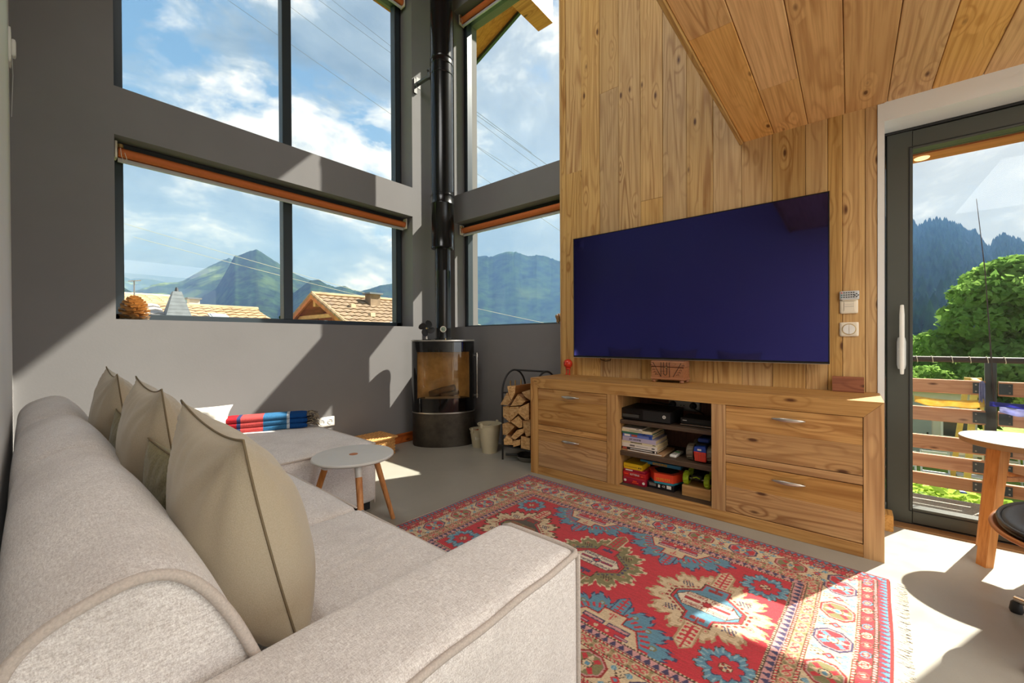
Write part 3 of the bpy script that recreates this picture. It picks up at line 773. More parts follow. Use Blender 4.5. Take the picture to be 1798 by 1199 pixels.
# ================================================================== rug: the knotted design is woven colour, one vertex per knot
def rug_colours(U, V, HL, HW):
    def c(*x): return np.array([s2l(k / 255) for k in x])
    RED, DRED, CREAM, TAN = c(196, 34, 60), c(150, 28, 42), c(214, 192, 158), c(176, 148, 112)
    BLUE, LBLUE, NAVY, GREEN = c(84, 142, 168), c(140, 178, 190), c(44, 50, 96), c(124, 122, 84)
    PINK, BROWN, ROSE, IVORY = c(206, 150, 150), c(64, 40, 34), c(204, 92, 92), c(226, 212, 188)
    out = np.zeros(U.shape + (3,)); out[:] = RED
    def paint(mask, col): out[mask] = col
    aU, aV = np.abs(U), np.abs(V)
    dU, dV = HL - aU, HW - aV
    d = np.minimum(dU, dV)
    alongU = dV < dU                         # the border runs along u here
    s = np.where(alongU, U, V)
    def saw(x, p): return np.abs((x / p) % 1.0 - .5) * 2
    def frac(x, p): return (x / p) % 1.0
    B = .312
    # --- field
    fld = d > B
    # abrash streaks across the field
    # --- guard bands
    def band(a, b): return (d >= a) & (d < b)
    paint(band(0, .012), DRED)
    m = band(.012, .038); paint(m, RED); paint(m & ((d - .012) / .026 < saw(s, .026)), BLUE); paint(m & (np.abs((d - .012) / .026 - saw(s, .026)) < .14), NAVY)
    paint(band(.038, .043), BROWN); m = band(.043, .050); paint(m, PINK); paint(m & (frac(s, .013) < .35), DRED); paint(band(.050, .054), BROWN)
    m = band(.054, .088); paint(m, RED)
    cell = np.floor(s / .058).astype(int); fx = frac(s, .058) - .5; fy = (d - .071) / .034
    el = np.hypot(fx * 1.25 + fy * .28, fy * .95)
    paint(m & (el < .47), BROWN); colz = np.where((cell % 3 == 0)[..., None], CREAM, np.where((cell % 3 == 1)[..., None], BLUE, ROSE))
    k = m & (el < .42); out[k] = colz[k]; paint(m & (el < .30), RED); paint(m & (el < .20), CREAM); paint(m & (np.abs(fx * 1.2 + fy * .5) < .05) & (el < .42), DRED)
    def barber(a, b, p=.014):
        mm = band(a, b); paint(mm, BROWN); q = (d - a) / (b - a)
        paint(mm & (q > .22) & (q < .78), CREAM); paint(mm & (q > .22) & (q < .78) & (frac(s + d * .5, p) < .5), RED)
    barber(.088, .101)
    # main border
    m = band(.101, .213); paint(m, CREAM)
    mid = .157; PB = .196
    # centre octagons on both sides
    n = np.round(s / PB - .5); oc = (n + .5) * PB; ox = s - oc; oy = d - mid
    ncell = n.astype(int)
    octg = np.maximum(np.maximum(np.abs(ox) / .062, np.abs(oy) / .054), (np.abs(ox) / .062 + np.abs(oy) / .054) / 1.42)
    rim = np.where((ncell % 2 == 0)[..., None], NAVY, DRED); ins = np.where((ncell % 2 == 0)[..., None], RED, GREEN); alt = np.where((ncell % 2 == 0)[..., None], BLUE, RED)
    kk = m & (octg < 1.0); out[kk] = rim[kk]; paint(m & (octg < .88), PINK); kk = m & (octg < .80); out[kk] = ins[kk]
    st = np.maximum(np.abs(ox), np.abs(oy)); dg = np.abs(np.abs(ox) - np.abs(oy))
    kk = m & (octg < .74) & (dg < .012) & (st > .016); out[kk] = alt[kk]
    paint(m & (octg < .72) & (np.abs(ox) < .016 * (1 - np.abs(oy) / .05)) & (np.abs(oy) > .014), CREAM)
    paint(m & (np.hypot(ox, oy * 1.1) < .019), BROWN); paint(m & (np.hypot(ox, oy * 1.1) < .016), CREAM); paint(m & (np.hypot(ox, oy * 1.1) < .009), BLUE)
    # motifs between octagons
    n2 = np.round(s / PB); tx = s - n2 * PB; ty = d - mid
    bow = (np.abs(tx) < np.abs(ty) * .62) & (np.abs(ty) < .05) & (octg > 1.06)
    hook = bow & (np.abs(ty) > .012)
    paint(m & bow & (np.abs(tx) > np.abs(ty) * .62 - .0035), BROWN)
    paint(m & hook & (ty > 0) & (np.sin(tx * 420) * np.sin(ty * 300) > .45), BROWN)
    paint(m & hook & (ty < 0) & (np.sin(tx * 260) * np.sin(ty * 240) > .35), BLUE)
    paint(m & (np.abs(tx) + np.abs(ty) < .017), RED); paint(m & (np.abs(tx) + np.abs(ty) < .008), BLUE)
    sp = (np.abs(np.abs(tx) - .026) + np.abs(np.abs(ty) - .040) < .013); paint(m & sp & (octg > 1.08), LBLUE); paint(m & sp & (octg > 1.08) & (np.sin(s * 700) > .2), BLUE)
    barber(.213, .226)
    # S guard
    m = band(.226, .262); paint(m, TAN)
    P = .066; fx = (frac(s, P) - .5) * P; fy = d - .244
    sc_ = np.abs(np.hypot(np.abs(fx) - .012, fy - np.sign(fx) * .004) - .0095)
    paint(m & (np.abs(np.hypot(np.abs(fx) - .0125, fy) - .0095) < .0055), CREAM)
    Sm = (np.abs(np.hypot(np.abs(fx) - .0125, fy) - .0095) < .0034) & ~((fx > 0) & (fy < -.002) & (fx > .018)) & ~((fx < 0) & (fy > .002) & (fx < -.018))
    paint(m & Sm, ROSE); paint(m & (np.hypot(np.abs(fx) - .031, np.abs(fy) - .012) < .0045), GREEN)
    paint(m & (np.abs(fx + fy * 1.3) < .003) & (np.abs(fy) < .009), RED)
    barber(.262, .275)
    m = band(.275, .303); paint(m, PINK); q = (d - .275) / .028
    paint(m & (1 - q > saw(s, .030) * 1.05 - .05) & (q > .12), NAVY); paint(m & (np.abs(frac(s, .030) - .5) < .08) & (q < .9), NAVY)
    m = band(.303, .312); paint(m, BROWN); paint(m & (d > .306) & (frac(s, .012) < .5), CREAM)

    # --- field ornaments
    FU, FV = HL - B, HW - B
    def lobes(x, y, rx, ry, nl, amp, ph=0.0, tooth=.0):
        r = np.hypot(x / rx, y / ry); a = np.arctan2(y / ry, x / rx)
        return r / (1 + amp * np.abs(np.sin(a * nl / 2 + ph)) + tooth * np.sign(np.sin(a * nl * 3)))
    def octa(x, y, rx, ry, k=1.40): return np.maximum(np.maximum(np.abs(x) / rx, np.abs(y) / ry), (np.abs(x) / rx + np.abs(y) / ry) / k)
    def palmette(x, y, col, edge, sgn):
        """shield-shaped leaf with a laddered stem, pointing along +-v"""
        yy = y * sgn
        w = np.where(yy > .262, .034 * (1 - (yy - .262) / .036), .034)
        mm = fld & (yy > .150) & (yy < .298) & (np.abs(x) < w); paint(mm, edge)
        mm2 = fld & (yy > .150) & (yy < .290) & (np.abs(x) < w - .006); paint(mm2, col)
        paint(mm2 & (np.abs(x) < .0042), RED if col is not RED else CREAM)
        paint(mm2 & (frac(yy, .024) < .36) & (np.abs(x) < .019) & (yy < .268), RED)
        paint(mm2 & (np.abs(np.abs(x) - .019) < .0045) & (frac(yy, .024) < .62) & (yy < .268), RED)
    def medallion(u0, v0, leaf, edge, core, strip, accent):
        x, y = U - u0, V - v0
        r = lobes(x, y, .176, .172, 12, .27, .2, .05)
        paint(fld & (r < 1.0), edge); paint(fld & (r < .93), leaf)
        # buds on the leaf ring
        a = np.arctan2(y / .172, x / .176); rad = np.hypot(x / .176, y / .172)
        bx = (a / (2 * np.pi) * 12 + .2 * 12 / (2 * np.pi) * 0) % 1.0 - .5
        bud = np.hypot(bx * .62 * rad, rad - .93); paint(fld & (bud < .085), TAN); paint(fld & (bud < .055), leaf); paint(fld & (bud < .03), ROSE)
        palmette(x, y, leaf, edge, 1); palmette(x, y, leaf, edge, -1)
        # hooked outline, stepped inner cross
        o = octa(x, y, .148, .120, 1.32)
        paint(fld & (o < 1.0) & (np.sin(np.arctan2(y, x) * 36) > -.1), accent); paint(fld & (o < .92), leaf); 
        o = octa(x, y, .132, .104, 1.30)
        paint(fld & (o < 1.0), BROWN); paint(fld & (o < .965), RED); paint(fld & (o < .90), BROWN); paint(fld & (o < .875), core)
        cr_ = ((np.abs(x) < .052) & (np.abs(y) < .140)); paint(fld & cr_ & (o >= .9), BROWN); paint(fld & (np.abs(x) < .048) & (np.abs(y) < .136) & (o >= .86), RED); paint(fld & (np.abs(x) < .042) & (np.abs(y) < .130) & (o >= .80), core)
        paint(fld & (np.abs(np.abs(y) - .105) < .010) & (np.abs(x) < .026) & (np.abs(x) > .006), accent); paint(fld & (np.abs(np.abs(y) - .112) < .018) & (np.abs(x) < .004), accent)
        # central hexagonal strip with bars
        hx = (np.abs(y) < .050) & (np.abs(x) < .118 - np.abs(y) * .75)
        paint(fld & hx, BROWN); hx2 = (np.abs(y) < .046) & (np.abs(x) < .112 - np.abs(y) * .75); paint(fld & hx2, strip)
        for yy in (-.032, 0.0, .032):
            br = hx2 & (np.abs(y - yy) < .0085) & (np.abs(np.abs(x) - .046) < .038); paint(fld & br, accent)
            paint(fld & hx2 & (np.abs(y - yy) < .0055) & (np.abs(np.abs(x) - .046) < .034), strip if yy else RED)
            paint(fld & hx2 & (np.abs(y - yy) < .0022) & (np.abs(np.abs(x) - .046) < .030), accent)
        sr = lobes(x, y, .015, .015, 8, .5); paint(fld & (sr < 1.15), strip); paint(fld & (sr < 1.0), accent); paint(fld & (sr < .5), RED)
        # zigzag notes in the four shoulders
        zz = (np.abs(np.abs(x) - .105) < .022) & (np.abs(np.abs(y) - .098) < .017) & (np.sin(x * 500 + y * 260) > .1); paint(fld & zz, NAVY if leaf is CREAM else BROWN)
    def half(u0, side):
        x, y = U - u0, (V - side * FV) * -side      # y grows into the field
        f2 = fld & (y > -.001)
        r = lobes(x, y, .205, .170, 14, .25, .1, .05)
        paint(f2 & (r < 1.0), NAVY); paint(f2 & (r < .955), BLUE)
        a = np.arctan2(y, x); rad = np.hypot(x / .205, y / .170); bx = (a / (2 * np.pi) * 14) % 1.0 - .5
        bud = np.hypot(bx * .55 * rad, rad - .90); paint(f2 & (bud < .075), GREEN); paint(f2 & (bud < .04), LBLUE)
        paint(f2 & (rad < .86) & (rad > .70) & (np.sin(a * 40) > .2), RED)
        # small palmette
        w = np.where(y > .205, .030 * (1 - (y - .205) / .034), .030); mm = f2 & (y > .12) & (y < .238) & (np.abs(x) < w); paint(mm, NAVY)
        mm = f2 & (y > .12) & (y < .231) & (np.abs(x) < w - .005); paint(mm, BLUE); paint(mm & (np.abs(x) < .004), RED); paint(mm & (frac(y, .022) < .38) & (np.abs(x) < .016), RED)
        tz = (y < .128 - np.maximum(np.abs(x) - .052, 0) * 4) & (np.abs(x) < .052) | ((y < .082) & (np.abs(x) < .150 - y * .55))
        tz2 = (y < .120) & (np.abs(x) < .045) | ((y < .075) & (np.abs(x) < .142 - y * .55))
        paint(f2 & tz, BROWN); tzr = (y < .124) & (np.abs(x) < .049) | ((y < .079) & (np.abs(x) < .147 - y * .55)); paint(f2 & tzr, RED); paint(f2 & tz2, CREAM)
        paint(f2 & (y < .036) & (np.abs(x) < .088), RED)
        for yy in (.046,):
            paint(f2 & (np.abs(y - yy) < .011) & (np.abs(np.abs(x) - .050) < .044), NAVY); paint(f2 & (np.abs(y - yy) < .0062) & (np.abs(np.abs(x) - .050) < .039), PINK)
        paint(f2 & (np.abs(y - .012) < .007) & (np.abs(np.abs(x) - .078) < .026), NAVY); paint(f2 & (np.abs(y - .012) < .0035) & (np.abs(np.abs(x) - .078) < .022), PINK)
        paint(f2 & (np.abs(x) < .0035) & (np.abs(y - .092) < .020), ROSE); paint(f2 & (np.abs(np.abs(x) - .010) < .004) & (np.abs(y - .102) < .006), ROSE)
        paint(f2 & (np.hypot(np.abs(x) - .022, y - .016) < .008), CREAM)
    def star(u0, v0):
        x, y = U - u0, V - v0
        r = lobes(x, y, .070, .070, 8, .36, .0, .06); paint(fld & (r < 1.0), BROWN); paint(fld & (r < .95), BLUE)
        a = np.arctan2(y, x); paint(fld & (r < .9) & (r > .66) & (np.sin(a * 24) > .5), LBLUE)
        r = lobes(x, y, .040, .040, 8, .45, .39); paint(fld & (r < 1.0), NAVY); paint(fld & (r < .92), RED)
        q = np.hypot(x, y); paint(fld & (q < .021), BROWN); paint(fld & (q < .018), CREAM); paint(fld & (np.hypot(np.abs(x) - .009, np.abs(y) - .009) < .0055), DRED); paint(fld & (q < .005), NAVY)
    for sd in (-1, 1):
        for u0 in (-.245, .245): half(u0, sd)
    for su in (-1, 1):
        for sv in (-1, 1): star(su * .630, sv * .282)
    medallion(.490, 0, CREAM, TAN, BLUE, IVORY, DRED)
    medallion(0, 0, GREEN, CREAM, RED, IVORY, NAVY)
    medallion(-.490, 0, CREAM, BROWN, c(70, 70, 66), GREEN, DRED)
    # hand-knotted irregularity: row streaks (abrash), knots, wear
    R = np.random.default_rng(3)
    rows = np.repeat(R.normal(0, 1, V.shape[1] // 2 + 1), 2)[:V.shape[1]]
    st = R.normal(0, 1, (U.shape[0] // 9 + 1, V.shape[1])); st = np.repeat(st, 9, axis=0)[:U.shape[0]]
    k = 1 + .035 * rows[None, :] + .06 * st + .07 * R.normal(0, 1, U.shape)
    out *= np.clip(k, .6, 1.4)[..., None]
    wear = .07 + .05 * R.random(U.shape)
    out = out * (1 - wear[..., None]) + TAN * wear[..., None]
    return np.clip(out, 0, 1)

def rug():
    HL, HW, step = 1.022, .708, .0032
    nu, nv = int(2 * HL / step), int(2 * HW / step)
    u = np.linspace(-HL, HL, nu); v = np.linspace(-HW, HW, nv)
    U, V = np.meshgrid(u, v, indexing='ij')
    jit = np.random.default_rng(5)
    Un = U + .0016 * np.sin(V * 9 + U * 4) + .0005 * jit.normal(0, 1, U.shape); Vn = V + .0018 * np.sin(U * 7) + .0005 * jit.normal(0, 1, U.shape)
    col = rug_colours(Un, Vn, HL, HW)
    Z = .0085 + .0006 * jit.random(U.shape)
    edge = (np.minimum(HL - np.abs(U), HW - np.abs(V)) < .002); Z[edge] = .001
    W = V + .004 * np.sin(U * 5.0) * (V / HW)
    L_ = U + .004 * np.sin(V * 6.0) * (U / HL)
    t = thing('persian_rug', 'red oriental rug with medallions and a cream border in front of the pine sideboard', 'rug', (1.716, .917, 0.0))
    eu = Vector((-.045, -1, 0)).normalized(); ev = Vector((1, -.045, 0)).normalized()
    X = L_ * eu.x + W * ev.x; Y = L_ * eu.y + W * ev.y
    co = np.stack([X, Y, Z], -1).reshape(-1, 3)
    idx = np.arange(nu * nv).reshape(nu, nv)
    quads = np.stack([idx[:-1, :-1], idx[1:, :-1], idx[1:, 1:], idx[:-1, 1:]], -1).reshape(-1, 4)
    me = bpy.data.meshes.new('pile')
    me.vertices.add(len(co)); me.vertices.foreach_set('co', co.astype(np.float32).ravel())
    me.loops.add(quads.size); me.loops.foreach_set('vertex_index', quads.astype(np.int32).ravel())
    me.polygons.add(len(quads)); me.polygons.foreach_set('loop_start', np.arange(0, quads.size, 4, dtype=np.int32))
    me.polygons.foreach_set('use_smooth', [True] * len(quads))
    me.update(calc_edges=True)
    at = me.color_attributes.new('wool', 'FLOAT_COLOR', 'POINT')
    rgba = np.ones((len(co), 4), np.float32); rgba[:, :3] = col.reshape(-1, 3); at.data.foreach_set('color', rgba.ravel())
    n = NT('rug_wool'); a = n.nd('ShaderNodeVertexColor', layer_name='wool')
    ns = n.noise(n.obj(), 420, 2, .6); c = n.mix(n.mr(ns, .4, .75, 0, .28), a.outputs[0], C(70, 44, 40))
    n.col(c); n.set(Roughness=.95); n.b.inputs['Specular IOR Level'].default_value = .1; n.b.inputs['Sheen Weight'].default_value = .15
    n.bump(ns, .5, .003); MAT['rug_wool'] = n.m; me.materials.append(n.m)
    if me.polygons[0].normal.z < 0: me.flip_normals()
    o = bpy.data.objects.new('pile', me); COL.objects.link(o); o.parent = t
    for sgn, ln, name in ((1, .040, 'fringe'), (-1, .010, 'fringe')):
        f = MB()
        for k in range(520):
            w = -HW + 2 * HW * (k + random.random() * .8) / 520
            a0 = sgn * (HL - .002); l = ln * random.uniform(.7, 1.3); dv = random.uniform(-.010, .010)
            p = [(a0, w, .005), (a0 + sgn * l * .5, w + dv * .4, .0045), (a0 + sgn * l, w + dv, .002)]
            f.tube([(eu * q[0] + ev * q[1] + Vector((0, 0, q[2])))[:] for q in p], [.0018, .0017, .0012], 4)
        ob = f.build(name, 'fringe_cotton', t, center=False); tag(ob, kind='stuff')
fabric('fringe_cotton', C(200, 190, 172), C(232, 226, 212), 200)
rug()
# ================================================================== sideboard
def sideboard():
    t = thing('sideboard', 'wide pine media sideboard with four drawers and open middle shelves under the television', 'sideboard', (2.765, .907, 0))
    T = Vector(t.location)
    def P(nm, mat, mb, parent=t, smooth=False):
        o = mb.build(nm, mat, parent, smooth=smooth); o.location = Vector(o.location) - T - (Vector(parent.location) if parent is not t else Vector((0, 0, 0))); return o
    F, Bk = 2.55, 2.975
    YR, YL = -.124, 1.938
    P('top', 'cabinet_pine_y', MB().prism([(YR + .0006, .748), (YL - .0006, .748), (1.868, .6715), (-.0505, .6715)], F, Bk, 0))
    P('side_panel', 'cabinet_pine_z', MB().prism([(YL, .7475), (YL, 0), (1.868, 0), (1.868, .6705)], F, Bk, 0))
    P('side_panel', 'cabinet_pine_z', MB().prism([(YR, .7475), (YR, 0), (-.0505, 0), (-.0505, .6705)], F, Bk, 0))
    P('bottom_rail', 'cabinet_pine_y', MB().cbox(F + .001, F + .03, -.050, 1.8675, 0, .0615, .002, 1))
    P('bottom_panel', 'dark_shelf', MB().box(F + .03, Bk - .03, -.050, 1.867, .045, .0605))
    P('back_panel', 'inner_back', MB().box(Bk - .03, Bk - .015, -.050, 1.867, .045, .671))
    for y0, y1 in ((.5455, .6195), (1.2065, 1.2825)):
        P('divider', 'cabinet_pine_z', MB().cbox(F + .0015, Bk - .03, y0, y1, .062, .671, .0015, 2))
    for y0, y1 in ((-.049, .5445), (1.2835, 1.867)):
        P('drawer_rail', 'cabinet_pine_y', MB().cbox(F + .003, F + .03, y0, y1, .3455, .3865, .0015, 1))
        for z0, z1 in ((.389, .670), (.0645, .3425)):
            yc = (y0 + y1) / 2
            d = P('drawer', 'inner_back', MB().box(F + .025, Bk - .06, y0 + .004, y1 - .004, z0 + .004, z1 - .004))
            zs = [z0, z0 + (z1 - z0) * random.uniform(.50, .60), z1] if y0 < 1 else [z0, z0 + (z1 - z0) * .36, z0 + (z1 - z0) * .72, z1]
            for a, b in zip(zs[:-1], zs[1:]):
                px = random.uniform(-.0004, .0004)
                P('plank', 'cabinet_pine_y', MB().cbox(F + .0035 + px, F + .026, y0 + .0012, y1 - .0012, a + (.0011 if a == z0 else .0003), b - (.0011 if b == z1 else .0003), .001, 1), d)
            hy = .248 if y0 < 1 else 1.573; hz = .622 if z0 > .3 else .293
            m = MB()
            def hf(u, v):
                q = (u - .5) * 2; half = .0085 * (1 - abs(q) ** 2.2) + .0022; a = v * PI
                return (F - .003 - .020 * (1 - q * q) ** .6 - .004 * math.sin(a), hy + q * .074, hz + half * math.cos(a))
            m.grid(hf, 24, 8)
            def hb(u, v):
                q = (u - .5) * 2; half = .0085 * (1 - abs(q) ** 2.2) + .0022
                return (F - .003 - .018 * (1 - q * q) ** .6, hy + q * .074, hz + half * (2 * v - 1))
            m.grid(hb, 24, 2)
            for s in (-1, 1): m.tube([(F + .005, hy + s * .064, hz), (F - .008, hy + s * .064, hz)], .004, 8)
            P('handle', 'brushed_steel', m, d, smooth=1)
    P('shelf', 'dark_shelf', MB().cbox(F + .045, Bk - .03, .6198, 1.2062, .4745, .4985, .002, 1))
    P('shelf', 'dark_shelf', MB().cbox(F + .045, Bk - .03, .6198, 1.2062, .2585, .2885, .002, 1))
    return t
sideboard()

# ------------------------------------------------------------------ television
def tv():
    t = thing('television', 'large flat television with a dark blue screen mounted on the pine wall', 'television', (2.925, .922, .903))
    T = Vector(t.location)
    def P(nm, mat, mb):
        o = mb.build(nm, mat, t); o.location = Vector(o.location) - T; return o
    y0, y1, z0, z1 = .087, 1.757, .903, 1.878
    P('screen', 'tv_screen', MB().box(2.9035, 2.910, y0 + .006, y1 - .006, z0 + .012, z1 - .006))
    m = MB(); m.cbox(2.901, 2.922, y0, y1, z0, z0 + .012, .002, 1); m.cbox(2.901, 2.922, y0, y1, z1 - .006, z1, .002, 1); m.cbox(2.901, 2.922, y0, y0 + .006, z0, z1, .002, 2); m.cbox(2.901, 2.922, y1 - .006, y1, z0, z1, .002, 2)
    P('bezel', 'black_steel', m)
    P('trim_strip', 'brushed_steel', MB().cbox(2.9, 2.912, y0 + .002, y1 - .002, z0 - .004, z0, .001, 1))
    m = MB(); m.box(2.910, 2.930, y0 + .01, y1 - .01, z0 + .004, z1 - .01); m.box(2.93, 2.955, .45, 1.4, 1.0, 1.6)
    P('housing', 'matt_black', m)
    P('wall_bracket', 'black_steel', MB().box(2.950, 2.977, .6, 1.25, 1.15, 1.5))
    P('cable', 'rubber_black', MB().tube([(2.945, 1.55, .93), (2.945, 1.53, .885), (2.945, 1.49, .874), (2.945, 1.45, .880), (2.945, 1.43, .93)], .003, 6))
tv()

# ------------------------------------------------------------------ on top of the sideboard
def figurine():
    t = thing('red_figurine', 'small red round-headed figurine standing on the far end of the sideboard', 'figurine', (2.945, 1.838, .748))
    m = MB(); m.lathe([(0, .056), (.020, .060), (.033, .074), (.038, .094), (.034, .114), (.021, .129), (0, .134)], 24, cap=False); m.build('head', 'red_plastic', t, smooth=2, center=False)
    MB().lathe([(0, .044), (.019, .046), (.022, .052), (.017, .060), (0, .062)], 20, cap=False).build('body', 'red_plastic', t, smooth=2, center=False)
    for s in (-1, 1):
        MB().tube([(0, s * .014, .004), (0, s * .014, .048)], .0055, 10).build('leg', 'red_plastic', t, smooth=1, center=False)
        MB().soft(-.014, .008, s * .014 - .008, s * .014 + .008, 0, .008, .004, 4).build('foot', 'red_plastic', t, smooth=2, center=False)
    m = MB(); m.soft(-.048, -.034, -.004, .006, .086, .104, .005, 5); m.build('beak', 'red_plastic', t, smooth=2, center=False)
    for s in (-1, 1): MB().lathe([(0, -.004), (.0045, 0), (0, .004)], 10, (-.034, s * .014 + .002, .104), cap=False).build('eye', 'matt_black', t, smooth=2, center=False)
figurine()

def carved_box():
    t = thing('carved_box', 'small carved wooden chest on bun feet under the television', 'box', (2.875, .962, .748))
    hx, hy = .065, .108
    MB().cbox(-hx, hx, -hy, hy, .026, .104, .004, 1).build('body', 'carved_wood', t, center=False)
    MB().cbox(-hx - .002, hx + .002, -hy - .002, hy + .002, .106, .148, .007, 1).build('lid', 'carved_wood', t, center=False)
    m = MB(); m.cbox(-hx - .004, hx + .004, -hy - .004, hy + .004, .020, .034, .003, 1); m.build('plinth', 'carved_wood', t, center=False)
    for sx in (-1, 1):
        for sy in (-1, 1): MB().lathe([(0, 0), (.012, .002), (.015, .010), (.011, .018), (.007, .024), (0, .024)], 14, (sx * (hx - .012), sy * (hy - .014), 0), cap=False).build('foot', 'carved_wood', t, smooth=2, center=False)
    m = MB(); xf = -hx - .0035
    def line(p, q, w=.0018): m.tube([(xf, p[0], p[1]), (xf, q[0], q[1])], w, 5)
    line((.095, .138), (.042, .042)); line((-.095, .138), (-.042, .042)); line((.04, .140), (.04, .04)); line((-.018, .140), (-.018, .04)); line((.022, .14), (.022, .06)); line((.022, .06), (.010, .05)); line((.010, .05), (0, .06)); line((0, .06), (0, .14))
    for k in range(5):
        z = .055 + k * .016; y = .05 + (z - .042) / .096 * .053; line((y + .006, z), (y + .020, z + .006), .0011); line((-y - .006, z), (-y - .020, z + .006), .0011); line((y + .02, z + .006), (y + .024, z - .004), .0011); line((-y - .02, z + .006), (-y - .024, z - .004), .0011)
    m.build('carving', 'dark_line', t, center=False)
    MB().lathe([(0, 0), (.006, 0), (.006, .003), (0, .003)], 12, (xf, .004, .105), cap=False).build('clasp', 'brass', t, center=False)
carved_box()

def wood_block():
    t = thing('wooden_block', 'reddish old timber block standing on the sideboard near the balcony door', 'block', (2.935, .008, .748))
    MB().cbox(-.020, .020, -.068, .068, 0, .085, .003, 1).build('block', 'red_block', t, center=False)
wood_block()

# ------------------------------------------------------------------ wall controls
def shutter_control():
    t = thing('light_switch', 'square ivory rocker switch on the pine wall, upper of the two plates', 'switch', (2.98, .004, 1.227))
    MB().soft(-.008, .002, -.040, .040, -.040, .040, .004, 6).build('plate', 'ivory_plastic', t, smooth=2, center=False)
    m = MB(); m.cbox(-.0095, -.007, -.026, .022, -.026, .026, .001, 2); m.build('rocker', 'ivory_plastic', t, center=False)
    m = MB(); m.box(-.0102, -.0093, -.022, .018, -.001, .0008); m.box(-.0102, -.0093, -.022, .018, .012, .0128); m.box(-.0102, -.0093, .0195, .0205, -.022, .022); m.build('groove', 'grey_plastic', t, center=False)
    r = thing('remote_control', 'flat grey remote with coloured buttons resting on top of the ivory rocker switch', 'remote', (2.97, .002, 1.288))
    MB().soft(-.006, .003, -.043, .043, -.024, .026, .004, 6).build('body', 'light_grey_plastic', r, smooth=2, center=False)
    MB().box(-.008, .010, -.030, .030, -.027, -.0235).build('holder', 'ivory_plastic', r, center=False)
    k = 0
    cols = ['red_plastic', 'matt_black', 'matt_black', 'matt_black', 'button_teal']
    for row in range(3):
        for c in range(6):
            y = .033 - c * .0105; z = .016 - row * .0125
            MB().soft(-.0085, -.005, y - .0032, y + .0032, z - .0028, z + .0028, .001, 2).build('button', 'red_plastic' if (row == 0 and c == 0) else 'button_teal' if c == 0 else 'matt_black', r, center=False)
    for dy, dz in ((0, .008), (0, -.008), (.007, 0), (-.007, 0)):
        MB().soft(-.0085, -.005, -.032 + dy - .003, -.032 + dy + .003, dz - .003, dz + .003, .001, 2).build('button', 'matt_black', r, center=False)
plain('button_teal', C(40, 120, 130), .5)
shutter_control()
def round_switch():
    t = thing('dimmer_switch', 'ivory plate with a round two-part push button, below the rocker switch', 'switch', (2.98, .003, 1.098))
    MB().soft(-.008, .002, -.042, .042, -.040, .040, .004, 6).build('plate', 'ivory_plastic', t, smooth=2, center=False)
    for s in (-1, 1):
        m = MB(); pts = [(s * .0012 + s * .0255 * math.sin(a), .0255 * math.cos(a)) for a in [PI * i / 16 for i in range(17)]]
        m.prism(pts, -.0105, -.006, 0); m.build('button', 'white_plastic', t, center=False)
    m = MB(); m.tube([(-.008, .030 * math.cos(a), .030 * math.sin(a)) for a in [2 * PI * i / 32 for i in range(32)]], .0016, 6, False, closed=True); m.build('ring', 'brass', t, smooth=2, center=False)
round_switch()
def outlet():
    t = thing('wall_outlet', 'white double power socket low on the grey window wall beside the chaise', 'socket', (1.675, 3.53, .335))
    MB().soft(-.078, .078, -.009, .002, -.042, .042, .004, 6).build('plate', 'white_plastic', t, smooth=2, center=False)
    for s in (-1, 1):
        m = MB(); m.tube([(s * .036 + .021 * math.cos(a), -.0095, .021 * math.sin(a)) for a in [2 * PI * i / 28 for i in range(28)]], .002, 6, False, closed=True)
        k = m.build('socket_ring', 'light_grey_plastic', t, smooth=2, center=False)
        m = MB()
        for q in (-1, 1): m.tube([(s * .036 + q * .0095, -.0105, 0), (s * .036 + q * .0095, -.006, 0)], .0028, 8)
        m.tube([(s * .036, -.0125, .010), (s * .036, -.006, .010)], .002, 8); m.build('socket_hole', 'matt_black', t, center=False)
outlet()
def wall_plate():
    t = thing('wall_control', 'small white control plate with a thin wire high on the left wall', 'switch', (-.05, 3.40, 2.60))
    MB().soft(-.002, .010, -.05, .05, -.09, .09, .004, 6).build('plate', 'white_plastic', t, smooth=2, center=False)
    MB().soft(.008, .026, -.024, .024, -.045, .045, .012, 6).build('button', 'white_plastic', t, smooth=2, center=False)
    MB().tube([(.012, .0, -.045), (.014, .004, -.14), (.011, -.002, -.25), (.008, .003, -.36)], .0012, 5).build('wire', 'light_grey_plastic', t, center=False)
wall_plate()

# ------------------------------------------------------------------ inside the sideboard
S1, S2, S0 = .4985, .2885, .0605
def console():
    t = thing('game_console', 'wide black game console on the upper shelf of the sideboard', 'console', (2.76, 1.045, S1))
    MB().cbox(-.135, .135, -.165, .165, .006, .079, .004, 1).build('housing', 'matt_black', t, center=False)
    MB().box(-.137, -.134, .012, .162, .010, .076).build('gloss_panel', 'black_steel', t, center=False)
    m = MB(); m.box(-.1385, -.136, .03, .150, .044, .048); m.build('disc_slot', 'gloss_black', t, center=False)
    m = MB(); m.cbox(-.1382, -.136, .040, .155, .020, .040, .001, 1); m.build('drive_bay', 'edge_grey', t, center=False)
    m = MB(); m.tube([(-.138, -.128 + .009 * math.cos(a), .046 + .009 * math.sin(a)) for a in [2 * PI * i / 20 for i in range(20)]], .0018, 6, False, closed=True); m.tube([(-.138, -.134, .040), (-.138, -.122, .052)], .0012, 4); m.tube([(-.138, -.134, .052), (-.138, -.122, .040)], .0012, 4)
    m.build('power_logo', 'white_plastic', t, center=False)
    for sy in (-1, 1): MB().box(-.11, .11, sy * .14 - .02, sy * .14 + .02, 0, .006).build('foot', 'rubber_black', t, center=False)
plain('edge_grey', C(64, 64, 62), .4)
console()
